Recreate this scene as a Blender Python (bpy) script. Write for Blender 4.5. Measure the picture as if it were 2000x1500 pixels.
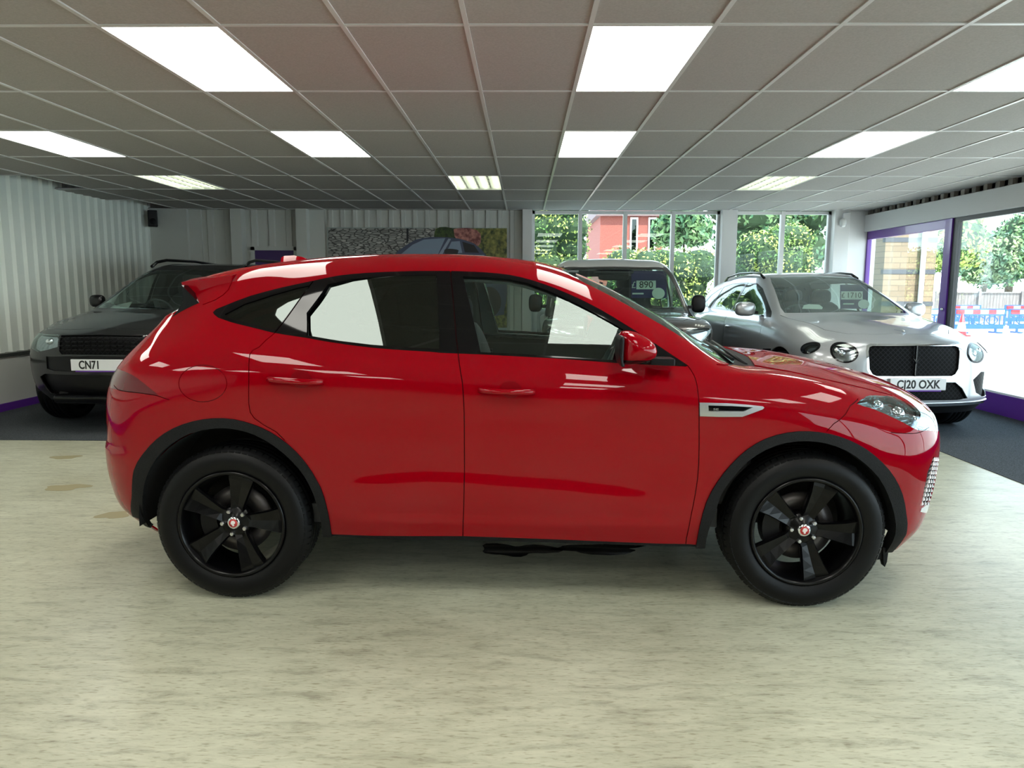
import bpy, bmesh, math, random
import numpy as np
from mathutils import Vector, Matrix
from mathutils.bvhtree import BVHTree
from mathutils.geometry import tessellate_polygon

random.seed(7)
C = bpy.context.scene.collection
for o in list(bpy.data.objects):
    bpy.data.objects.remove(o)

# ------------------------------------------------------------------ camera
EYE = np.array([0.0, 0.0, 1.47])
FPX, YAW, ROL, PIT = 1422.0, -0.01569, 0.003777, 0.13222

def ray(u, v):
    a = (u - 1000) / FPX; b = -(v - 750) / FPX
    x = a * math.cos(ROL) - b * math.sin(ROL); w = a * math.sin(ROL) + b * math.cos(ROL)
    y = math.cos(PIT) + w * math.sin(PIT); z = -math.sin(PIT) + w * math.cos(PIT)
    return np.array([x * math.cos(YAW) + y * math.sin(YAW), -x * math.sin(YAW) + y * math.cos(YAW), z])

def at_y(u, v, Y): r = ray(u, v); return EYE + r * Y / r[1]
def at_z(u, v, Z): r = ray(u, v); return EYE + r * (Z - EYE[2]) / r[2]
def at_x(u, v, X): r = ray(u, v); return EYE + r * X / r[0]

cam_d = bpy.data.cameras.new('camera'); cam = bpy.data.objects.new('camera', cam_d); C.objects.link(cam)
fw = Vector(ray(1000, 750)).normalized()
rt = Vector(ray(1001, 750) - ray(1000, 750)).normalized()
up = rt.cross(fw)
cam.matrix_world = Matrix(((rt.x, up.x, -fw.x, 0), (rt.y, up.y, -fw.y, 0), (rt.z, up.z, -fw.z, 1.47), (0, 0, 0, 1)))
cam_d.sensor_width = 36; cam_d.lens = 36 * FPX / 2000
cam_d.clip_start = 0.05; cam_d.clip_end = 300
bpy.context.scene.camera = cam

# ------------------------------------------------------------------ sky, sun, exposure
scn = bpy.context.scene
scn.view_settings.view_transform = 'Standard'; scn.view_settings.look = 'None'
scn.view_settings.exposure = 0.22; scn.view_settings.gamma = 1.0
scn.view_settings.use_curve_mapping = False
w = bpy.data.worlds.new('sky'); scn.world = w; w.use_nodes = True
nt = w.node_tree; bg = nt.nodes['Background']
tcn = nt.nodes.new('ShaderNodeTexCoord'); sx = nt.nodes.new('ShaderNodeSeparateXYZ'); cr = nt.nodes.new('ShaderNodeValToRGB')
nt.links.new(tcn.outputs['Generated'], sx.inputs[0]); nt.links.new(sx.outputs['Z'], cr.inputs[0])
cr.color_ramp.elements[0].position = 0.0; cr.color_ramp.elements[0].color = (0.86, 0.94, 1.0, 1)
cr.color_ramp.elements[1].position = 0.8; cr.color_ramp.elements[1].color = (0.50, 0.74, 1.0, 1)
nt.links.new(cr.outputs[0], bg.inputs[0]); bg.inputs[1].default_value = 4.6
sun_d = bpy.data.lights.new('sun', 'SUN'); sun_d.energy = 13.0; sun_d.angle = 0.009; sun_d.color = (1.0, 0.95, 0.85)
sun = bpy.data.objects.new('sun', sun_d); C.objects.link(sun)
sun.rotation_euler = Vector((-0.35, 0.55, -1.0)).to_track_quat('-Z', 'Y').to_euler()
PANEL_E = 9.2      # light given off by the ceiling panels

# ------------------------------------------------------------------ materials
def P(m): return m.node_tree.nodes['Principled BSDF']
def mat(name, col, rough=0.5, metal=0.0, coat=0.0, spec=0.5, emit=None, es=1.0, croug=0.03):
    m = bpy.data.materials.new(name); m.use_nodes = True; b = P(m)
    b.inputs['Base Color'].default_value = (*col, 1); b.inputs['Roughness'].default_value = rough
    b.inputs['Metallic'].default_value = metal; b.inputs['Coat Weight'].default_value = coat
    b.inputs['Coat Roughness'].default_value = croug
    b.inputs['Specular IOR Level'].default_value = spec
    if emit: b.inputs['Emission Color'].default_value = (*emit, 1); b.inputs['Emission Strength'].default_value = es
    return m
def nd(m, t, **k):
    n = m.node_tree.nodes.new(t)
    for a, v in k.items(): setattr(n, a, v)
    return n
def ln(m, a, b): m.node_tree.links.new(a, b)
def noisecol(m, scale, c1, c2, stretch=(1, 1, 1), detail=6, lo=0.35, hi=0.65, bump=0.0, coord='Object', rough_=None):
    """two-tone noise driving the base colour, optional bump"""
    tc = nd(m, 'ShaderNodeTexCoord'); mp = nd(m, 'ShaderNodeMapping'); mp.inputs['Scale'].default_value = stretch
    nz = nd(m, 'ShaderNodeTexNoise'); nz.inputs['Scale'].default_value = scale; nz.inputs['Detail'].default_value = detail
    r = nd(m, 'ShaderNodeValToRGB'); e = r.color_ramp.elements
    e[0].position = lo; e[0].color = (*c1, 1); e[1].position = hi; e[1].color = (*c2, 1)
    ln(m, tc.outputs[coord], mp.inputs[0]); ln(m, mp.outputs[0], nz.inputs['Vector']); ln(m, nz.outputs['Fac'], r.inputs[0])
    ln(m, r.outputs[0], P(m).inputs['Base Color'])
    if bump:
        b = nd(m, 'ShaderNodeBump'); b.inputs['Strength'].default_value = bump; b.inputs['Distance'].default_value = 0.01
        ln(m, nz.outputs['Fac'], b.inputs['Height']); ln(m, b.outputs[0], P(m).inputs['Normal'])
    return m, nz, r
def glass_mat(name, tint, refl=0.062, power=4.0):
    """thin pane: tinted straight-through transmission plus a mirror reflection by Fresnel"""
    m = bpy.data.materials.new(name); m.use_nodes = True; t = m.node_tree; t.nodes.clear()
    out = t.nodes.new('ShaderNodeOutputMaterial'); mix = t.nodes.new('ShaderNodeMixShader')
    tr = t.nodes.new('ShaderNodeBsdfTransparent'); tr.inputs[0].default_value = (*tint, 1)
    gl = t.nodes.new('ShaderNodeBsdfGlossy'); gl.inputs['Roughness'].default_value = 0.0; gl.inputs[0].default_value = (0.88, 1, 0.96, 1)
    lw = t.nodes.new('ShaderNodeLayerWeight'); lw.inputs[0].default_value = 0.5
    pw = t.nodes.new('ShaderNodeMath'); pw.operation = 'POWER'; pw.inputs[1].default_value = power
    mu = t.nodes.new('ShaderNodeMath'); mu.operation = 'MULTIPLY_ADD'; mu.inputs[1].default_value = 0.85; mu.inputs[2].default_value = refl
    mu.use_clamp = True
    t.links.new(lw.outputs['Facing'], pw.inputs[0]); t.links.new(pw.outputs[0], mu.inputs[0]); t.links.new(mu.outputs[0], mix.inputs[0])
    t.links.new(tr.outputs[0], mix.inputs[1]); t.links.new(gl.outputs[0], mix.inputs[2]); t.links.new(mix.outputs[0], out.inputs[0])
    return m

M = {}
M['red'] = mat('red_paint', (0.255, 0.0, 0.0040), 0.5, 0.0, 0.75, 0.0, croug=0.0)
P(M['red']).inputs['Coat IOR'].default_value = 1.5
M['black_gloss'] = mat('gloss_black', (0.002, 0.002, 0.003), 0.1, 0, 0.3, 0.25)
M['black_satin'] = mat('satin_black', (0.005, 0.005, 0.006), 0.4, spec=0.25)
M['black_plastic'] = mat('black_plastic', (0.006, 0.0065, 0.007), 0.6, spec=0.2)
noisecol(M['black_plastic'], 220, (0.004, 0.0045, 0.005), (0.010, 0.0105, 0.012), bump=0.15)
M['rubber'] = mat('tyre_rubber', (0.0022, 0.0024, 0.0030), 0.45, spec=0.22)
M['void'] = mat('dark_underside', (0.006, 0.006, 0.007), 0.8)
M['seam'] = mat('seam_shadow_gap', (0.03, 0.0005, 0.002), 0.9)
M['chrome'] = mat('chrome', (0.75, 0.76, 0.78), 0.08, 1.0)
M['bright_teeth'] = mat('bright_grille_teeth', (0.85, 0.86, 0.88), 0.45, 0.6)
M['satin_metal'] = mat('satin_metal', (0.62, 0.62, 0.63), 0.3, 1.0)
M['steel'] = mat('brake_steel', (0.35, 0.33, 0.32), 0.35, 0.9)
M['rim_black'] = mat('black_alloy', (0.0012, 0.0012, 0.0016), 0.28, 0.0, 0.1, 0.22)
M['cabin'] = mat('cabin_trim', (0.018, 0.02, 0.022), 0.6)
M['cabin_grey'] = mat('cabin_pillar_trim', (0.10, 0.12, 0.12), 0.6)
M['seat'] = mat('seat_cloth', (0.02, 0.021, 0.024), 0.75)
M['glass_clear'] = glass_mat('car_glass_clear', (0.78, 0.90, 0.85))
M['glass_dark'] = glass_mat('car_glass_privacy', (0.035, 0.04, 0.04))
M['glass_screen'] = glass_mat('windscreen_glass', (0.66, 0.76, 0.72), 0.10, 2.6)
M['glass_window'] = glass_mat('showroom_glass', (0.93, 0.97, 0.96), 0.02)
M['lens_red'] = mat('tail_lamp_red', (0.10, 0.001, 0.006), 0.12, 0, 0.3, 0.3)
M['white'] = mat('white_paint', (0.78, 0.78, 0.76), 0.45)
M['black_paint'] = mat('black_lettering', (0.005, 0.005, 0.005), 0.5)
M['plate'] = mat('number_plate_white', (0.72, 0.74, 0.76), 0.35)
M['purple'] = mat('purple_paint', (0.115, 0.022, 0.30), 0.3, 0, 0.3)

# ------------------------------------------------------------------ mesh helpers
def link(name, me, m=None, parent=None):
    o = bpy.data.objects.new(name, me); C.objects.link(o)
    if m is not None:
        for q in (m if isinstance(m, (list, tuple)) else [m]): me.materials.append(q)
    if parent is not None: o.parent = parent
    return o
def tag(o, label=None, cat=None, group=None, kind=None):
    if label: o['label'] = label
    if cat: o['category'] = cat
    if group: o['group'] = group
    if kind: o['kind'] = kind
    return o
def empty(name, loc=(0, 0, 0), rz=0, label=None, cat=None, group=None, kind=None):
    o = bpy.data.objects.new(name, None); C.objects.link(o); o.location = loc; o.rotation_euler = (0, 0, rz)
    o.empty_display_size = 0.2
    return tag(o, label, cat, group, kind)
class MB:
    """collects shapes and links them as one mesh"""
    def __init__(s): s.v = []; s.f = []; s.sm = []
    def add(s, vs, fs, smooth=False):
        k = len(s.v); s.v += [tuple(map(float, p)) for p in vs]
        s.f += [tuple(i + k for i in q) for q in fs]; s.sm += [smooth] * len(fs); return s
    def box(s, a, b):
        x0, y0, z0 = a; x1, y1, z1 = b
        v = [(x0, y0, z0), (x1, y0, z0), (x1, y1, z0), (x0, y1, z0), (x0, y0, z1), (x1, y0, z1), (x1, y1, z1), (x0, y1, z1)]
        return s.add(v, [(0, 3, 2, 1), (4, 5, 6, 7), (0, 1, 5, 4), (1, 2, 6, 5), (2, 3, 7, 6), (3, 0, 4, 7)])
    def tube(s, pts, r, n=10, caps=True):
        pts = [Vector(p) for p in pts]; rings = []
        rr = r if isinstance(r, (list, tuple)) else [r] * len(pts)
        for i, p in enumerate(pts):
            d = (pts[min(i + 1, len(pts) - 1)] - pts[max(i - 1, 0)]).normalized()
            a = d.orthogonal().normalized() if i == 0 else (pa - d * pa.dot(d)).normalized()
            pa = a; b = d.cross(a)
            rings.append([p + (a * math.cos(t) + b * math.sin(t)) * rr[i] for t in [2 * math.pi * k / n for k in range(n)]])
        v = [q for r_ in rings for q in r_]; f = []
        for i in range(len(pts) - 1):
            for k in range(n): f.append((i * n + k, i * n + (k + 1) % n, (i + 1) * n + (k + 1) % n, (i + 1) * n + k))
        s.add(v, f, True)
        if caps: s.add(rings[0], [tuple(range(n))[::-1]]); s.add(rings[-1], [tuple(range(n))])
        return s
    def lathe(s, prof, n=48, axis='y', c=(0, 0, 0), smooth=True, closed=False):
        """prof: (r, h) pairs; h along the axis"""
        v = []; f = []
        for r, h in prof:
            for k in range(n):
                t = 2 * math.pi * k / n; a, b = r * math.cos(t), r * math.sin(t)
                p = (a, h, b) if axis == 'y' else ((a, b, h) if axis == 'z' else (h, a, b))
                v.append((p[0] + c[0], p[1] + c[1], p[2] + c[2]))
        m_ = len(prof)
        for i in range(m_ - 1 + (1 if closed else 0)):
            for k in range(n): j = (i + 1) % m_; f.append((i * n + k, i * n + (k + 1) % n, j * n + (k + 1) % n, j * n + k))
        return s.add(v, f, smooth)
    def prism(s, poly, lo, hi, plane='xz', smooth=False):
        """extrude a 2-D polygon; plane names its two axes"""
        n = len(poly)
        def mk(p, h):
            return {'xz': (p[0], h, p[1]), 'xy': (p[0], p[1], h), 'yz': (h, p[0], p[1])}[plane]
        v = [mk(p, lo) for p in poly] + [mk(p, hi) for p in poly]
        s.add(v, [(i, (i + 1) % n, n + (i + 1) % n, n + i) for i in range(n)], smooth)
        tr = tessellate_polygon([[Vector((p[0], p[1], 0)) for p in poly]])
        s.add(v, [tuple(t) for t in tr] + [tuple(n + i for i in t)[::-1] for t in tr])
        return s
    def ball(s, c, r, nu=16, nv=10, e=1.0):
        rx, ry, rz = r if isinstance(r, (list, tuple)) else (r, r, r); v = []; f = []
        pw = lambda x: math.copysign(abs(x) ** e, x)
        for i in range(nv + 1):
            a = -math.pi / 2 + math.pi * i / nv
            for k in range(nu):
                b = 2 * math.pi * k / nu
                v.append((c[0] + rx * pw(math.cos(a)) * pw(math.cos(b)), c[1] + ry * pw(math.cos(a)) * pw(math.sin(b)), c[2] + rz * pw(math.sin(a))))
        for i in range(nv):
            for k in range(nu): f.append((i * nu + k, i * nu + (k + 1) % nu, (i + 1) * nu + (k + 1) % nu, (i + 1) * nu + k))
        return s.add(v, f, True)
    def build(s, name, m=None, parent=None, bevel=0, merge=True):
        me = bpy.data.meshes.new(name); me.from_pydata(s.v, [], s.f)
        me.polygons.foreach_set('use_smooth', s.sm)
        bm = bmesh.new(); bm.from_mesh(me)
        if merge: bmesh.ops.remove_doubles(bm, verts=bm.verts, dist=1e-5)
        bmesh.ops.recalc_face_normals(bm, faces=bm.faces); bm.to_mesh(me); bm.free()
        o = link(name, me, m, parent)
        if bevel:
            b = o.modifiers.new('bevel', 'BEVEL'); b.width = bevel; b.segments = 2; b.limit_method = 'ANGLE'
        return o
def xf(mb, mtx):
    mb.v = [tuple(mtx @ Vector(p)) for p in mb.v]; return mb
def text(name, body, size, m, parent, mtx, extrude=0.0008, align='CENTER', sx=1.0, bold=0.0):
    cu = bpy.data.curves.new(name, 'FONT'); cu.body = body; cu.size = size; cu.extrude = extrude
    cu.offset = bold * size; cu.align_x = align; cu.align_y = 'CENTER'
    t = bpy.data.objects.new(name, cu); C.objects.link(t)
    dg = bpy.context.evaluated_depsgraph_get(); me = bpy.data.meshes.new_from_object(t.evaluated_get(dg))
    bpy.data.objects.remove(t); bpy.data.curves.remove(cu)
    me.transform(mtx @ Matrix.Diagonal((sx, 1, 1, 1)))
    return link(name, me, m, parent)
def frame_mtx(o, xdir, ydir):
    """matrix with local x, y along the given directions"""
    x = Vector(xdir).normalized(); y = Vector(ydir).normalized(); z = x.cross(y)
    return Matrix(((x.x, y.x, z.x, o[0]), (x.y, y.y, z.y, o[1]), (x.z, y.z, z.z, o[2]), (0, 0, 0, 1)))
# ================================================================== car body machinery
def hermite(Pk, t, q):
    """non-uniform cubic through Pk (n,k) at knots t, sampled at q"""
    n = len(t); m_ = np.zeros_like(Pk)
    d = (Pk[1:] - Pk[:-1]) / (t[1:] - t[:-1])[:, None]
    h = t[1:] - t[:-1]
    m_[0] = d[0]; m_[-1] = d[-1]
    for i in range(1, n - 1): m_[i] = (d[i - 1] * h[i] + d[i] * h[i - 1]) / (h[i] + h[i - 1])
    k = np.clip(np.searchsorted(t, q, side='right') - 1, 0, n - 2)
    s = ((q - t[k]) / h[k])[:, None]; hh = h[k][:, None]
    return ((2 * s**3 - 3 * s**2 + 1) * Pk[k] + (s**3 - 2 * s**2 + s) * hh * m_[k] + (-2 * s**3 + 3 * s**2) * Pk[k + 1] + (s**3 - s**2) * hh * m_[k + 1])

class Loft:
    def __init__(s, stations, nose, tail, pn=1.0, pt=1.0, du=0.03, subs=None, smooth=3, warp=None, K=7):
        G = []
        x0, L0 = stations[0]; x1, L1 = stations[-1]; nl = len(L0)
        for i in range(K, 0, -1):
            th = math.pi / 2 * i / K; c_, s_ = math.cos(th) ** pt if i < K else 0.0, math.sin(th) ** pt
            G.append([(x0 + (tail[j][0] - x0) * s_, L0[j][0] * c_, L0[j][1] + (tail[j][1] - L0[j][1]) * s_) for j in range(nl)])
        for x, L in stations: G.append([(x, L[j][0], L[j][1]) for j in range(nl)])
        for i in range(1, K + 1):
            th = math.pi / 2 * i / K; c_, s_ = math.cos(th) ** pn if i < K else 0.0, math.sin(th) ** pn
            G.append([(x1 + (nose[j][0] - x1) * s_, L1[j][0] * c_, L1[j][1] + (nose[j][1] - L1[j][1]) * s_) for j in range(nl)])
        G = np.array(G, float)
        dl = np.linalg.norm(G[1:] - G[:-1], axis=2).mean(1) + 1e-4
        t = np.r_[0, np.cumsum(dl)]; nu = int(t[-1] / du)
        q = np.linspace(0, t[-1], nu)
        D = np.stack([hermite(G[:, j], t, q) for j in range(nl)], 1)      # nu, nl, 3
        subs = subs or [8] * (nl - 1)
        rows = []
        for i in range(nu):
            ch = np.linalg.norm(D[i, 1:] - D[i, :-1], axis=1) + 2e-3
            tv = np.r_[0, np.cumsum(ch)]
            qv = np.concatenate([np.linspace(tv[j], tv[j + 1], subs[j], endpoint=False) for j in range(nl - 1)] + [[tv[-1]]])
            rows.append(hermite(D[i], tv, qv))
        S = np.array(rows)
        for _ in range(smooth):
            T = S.copy(); T[:, 1:-1] = (S[:, :-2] + 2 * S[:, 1:-1] + S[:, 2:]) / 4
            S = T; T = S.copy(); T[1:-1] = (S[:-2] + 2 * S[1:-1] + S[2:]) / 4; S = T
        S[:, :, 1] = np.maximum(S[:, :, 1], 0)
        S[:, -1, 1] = 0; S[0, :, 1] = 0; S[-1, :, 1] = 0
        if warp is not None: S = warp(S)
        s.S = S
        # normals, mirrored padding on the centre line
        A = np.concatenate([S[:, :], S[:, -2:-3:-1] * np.array([1, -1, 1])], 1)
        A = np.concatenate([A[1:2] * np.array([1, -1, 1]), A, A[-2:-1] * np.array([1, -1, 1])], 0)
        du_ = (A[2:] - A[:-2])[:, :-1]
        dv_ = np.zeros_like(S); B = A[1:-1]
        dv_[:, 1:] = B[:, 2:] - B[:, :-2]; dv_[:, 0] = B[:, 1] - B[:, 0]
        N = np.cross(dv_, du_); ln_ = np.linalg.norm(N, axis=2, keepdims=True)
        cen = S - np.array([0, 0, 0.7])
        N = N / np.maximum(ln_, 1e-9)
        if (N[nu // 2, 5] * np.array([0, 1, 0])).sum() < 0: N = -N
        bad = (ln_[..., 0] < 1e-7)
        N[bad] = [0, 0, 1]
        N[:, -1, 1] = 0
        N /= np.maximum(np.linalg.norm(N, axis=2, keepdims=True), 1e-6)
        s.N = N
        s.polys = []
        nv = S.shape[1]; V = np.concatenate([S, N], 2)
        for i in range(nu - 1):
            for j in range(nv - 1):
                q4 = np.array([V[i, j], V[i + 1, j], V[i + 1, j + 1], V[i, j + 1]])
                s.polys.append(q4)
        s.bvh = None
    def near_bvh(s):
        if s.bvh is None:
            vs = []; fs = []
            for p in s.polys:
                k = len(vs); vs += [Vector((a[0], -a[1], a[2])) for a in p]; fs.append(tuple(range(k, k + len(p))))
            s.bvh = BVHTree.FromPolygons(vs, fs)
        return s.bvh

def clip(poly, ax, ay, a, b, keep_left):
    """split polygon (k,6) by the line a-b in projection; returns (left, right)"""
    d = [(b[0] - a[0]) * (p[ay] - a[1]) - (b[1] - a[1]) * (p[ax] - a[0]) for p in poly]
    L = []; R = []; n = len(poly)
    for i in range(n):
        p, q = poly[i], poly[(i + 1) % n]; dp, dq = d[i], d[(i + 1) % n]
        if dp >= 0: L.append(p)
        if dp <= 0: R.append(p)
        if (dp > 0 and dq < 0) or (dp < 0 and dq > 0):
            r = p + (q - p) * (dp / (dp - dq)); L.append(r); R.append(r)
    return (L if len(L) > 2 else None), (R if len(R) > 2 else None)
def area2(p, ax, ay):
    s = 0
    for i in range(len(p)):
        a, b = p[i], p[(i + 1) % len(p)]; s += a[ax] * b[ay] - b[ax] * a[ay]
    return s / 2
AX = {'side': (0, 2), 'top': (0, 1), 'front': (1, 2)}
def cut(polys, poly2d, proj='side', flt=None):
    """cookie-cut: returns (inside, outside) of a 2-D outline pushed through the surface"""
    ax, ay = AX[proj]; P2 = np.array(poly2d, float)
    lo = P2.min(0); hi = P2.max(0); ins = []; out = []; cand = []
    for p in polys:
        u = [a[ax] for a in p]; v = [a[ay] for a in p]
        if max(u) < lo[0] or min(u) > hi[0] or max(v) < lo[1] or min(v) > hi[1] or (flt and not flt(sum(p) / len(p))): out.append(p)
        else: cand.append((p, min(u), max(u), min(v), max(v)))
    n = len(P2); E0 = P2; E1 = np.roll(P2, -1, 0)
    exl = np.minimum(E0[:, 0], E1[:, 0]); exh = np.maximum(E0[:, 0], E1[:, 0]); eyl = np.minimum(E0[:, 1], E1[:, 1]); eyh = np.maximum(E0[:, 1], E1[:, 1])
    tris = None
    def inside(x, y):
        c = ((E0[:, 1] > y) != (E1[:, 1] > y))
        xi = (E1[:, 0] - E0[:, 0]) * (y - E0[:, 1]) / np.where(E1[:, 1] == E0[:, 1], 1e-12, E1[:, 1] - E0[:, 1]) + E0[:, 0]
        return (np.count_nonzero(c & (x < xi)) % 2) == 1
    for p, a, b, c_, d in cand:
        if not np.any((exh >= a) & (exl <= b) & (eyh >= c_) & (eyl <= d)):
            m_ = sum(p) / len(p); (ins if inside(m_[ax], m_[ay]) else out).append(p); continue
        if tris is None:
            tris = []
            for t in tessellate_polygon([[Vector((q[0], q[1], 0)) for q in P2]]):
                t = [P2[i] for i in t]
                s_ = (t[1][0] - t[0][0]) * (t[2][1] - t[0][1]) - (t[1][1] - t[0][1]) * (t[2][0] - t[0][0])
                if abs(s_) < 1e-10: continue
                tris.append(t if s_ > 0 else t[::-1])
        rest = [list(p)]
        for t in tris:
            tl = (min(q[0] for q in t), max(q[0] for q in t), min(q[1] for q in t), max(q[1] for q in t)); nr = []
            for r in rest:
                u = [q[ax] for q in r]; v = [q[ay] for q in r]
                if max(u) <= tl[0] or min(u) >= tl[1] or max(v) <= tl[2] or min(v) >= tl[3]: nr.append(r); continue
                cur = r
                for k in range(3):
                    L_, R_ = clip(cur, ax, ay, t[k], t[(k + 1) % 3], True)
                    if R_ is not None and abs(area2(R_, ax, ay)) > 1e-9: nr.append(R_)
                    cur = L_
                    if cur is None or abs(area2(cur, ax, ay)) <= 1e-10: cur = None; break
                if cur is not None: ins.append(cur)
            rest = nr
        out += rest
    return ins, out
def ribbon(polys, line, wd, proj='side', flt=None):
    """cut a thin band along a polyline"""
    ins = []; L = [Vector(p) for p in line]
    for i in range(len(L) - 1):
        a, b = L[i], L[i + 1]; d = (b - a); 
        if d.length < 1e-6: continue
        d.normalize(); n = Vector((-d.y, d.x)) * wd / 2; e = d * wd * 0.3
        q, polys = cut(polys, [a - e + n, a - e - n, b + e - n, b + e + n], proj, flt); ins += q
    return ins, polys
def dens(pts, closed=False, step=0.03):
    """smooth curve through the points (Catmull-Rom)"""
    p = [np.array(a, float) for a in pts]; n = len(p); out = []
    rng = range(n if closed else n - 1)
    g = (lambda i: p[i % n]) if closed else (lambda i: p[min(max(i, 0), n - 1)])
    for i in rng:
        a, b, c_, d = g(i - 1), g(i), g(i + 1), g(i + 2)
        k = max(1, int(np.linalg.norm(c_ - b) / step))
        for j in range(k):
            t = j / k
            out.append(tuple(0.5 * ((2 * b) + (-a + c_) * t + (2 * a - 5 * b + 4 * c_ - d) * t * t + (-a + 3 * b - 3 * c_ + d) * t**3)))
    if not closed: out.append(tuple(p[-1]))
    return out
def emit(name, polys, m, parent, off=0.0, skirt=0.008, side='near', smooth_n=True):
    """link surface pieces as one mesh: side near (y<0), far (y>0) or both"""
    me = bpy.data.meshes.new(name); vs = []; ns = []; fs = []; key = {}
    sides = {'near': [-1], 'far': [1], 'both': [-1, 1]}[side]
    for sg in sides:
        for p in polys:
            f = []
            for a in p:
                k = (round(a[0] * 2e4), round(a[1] * 2e4) * sg, round(a[2] * 2e4))
                if k not in key:
                    key[k] = len(vs); n_ = a[3:6]; n_ = n_ / max(np.linalg.norm(n_), 1e-6)
                    n_ = (n_[0], n_[1] * sg, n_[2]); vs.append((a[0] + n_[0] * off, a[1] * sg + n_[1] * off, a[2] + n_[2] * off)); ns.append(n_)
                i = key[k]
                if i not in f: f.append(i)
            if len(f) > 2: fs.append(f)
    # orient by the stored normals
    for i, f in enumerate(fs):
        a, b, c_ = (Vector(vs[f[0]]), Vector(vs[f[1]]), Vector(vs[f[2]]))
        nn = Vector((0, 0, 0)); m_ = len(f)
        for k in range(m_): nn += Vector(vs[f[k]]).cross(Vector(vs[f[(k + 1) % m_]]))
        if nn.dot(Vector(ns[f[0]])) < 0: fs[i] = f[::-1]
    nsurf = len(fs)
    if skirt:
        cnt = {}
        for f in fs:
            for k in range(len(f)):
                e = (f[k], f[(k + 1) % len(f)]); cnt[frozenset(e)] = None if frozenset(e) in cnt else e
        for e in cnt.values():
            if e is None: continue
            a, b = e; k = len(vs); A, B = Vector(vs[a]), Vector(vs[b]); na, nb = Vector(ns[a]), Vector(ns[b])
            fn = (B - A).cross(-na)
            fn = -(fn.normalized()) if fn.length > 0 else Vector((0, 0, 1))
            vs += [tuple(A), tuple(B), tuple(B - nb * skirt), tuple(A - na * skirt)]; ns += [tuple(fn)] * 4
            fs.append([k + 1, k, k + 3, k + 2])
    me.from_pydata(vs, [], fs); me.polygons.foreach_set('use_smooth', [True] * len(me.polygons))
    me.normals_split_custom_set_from_vertices(ns)
    return link(name, me, m, parent)

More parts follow.
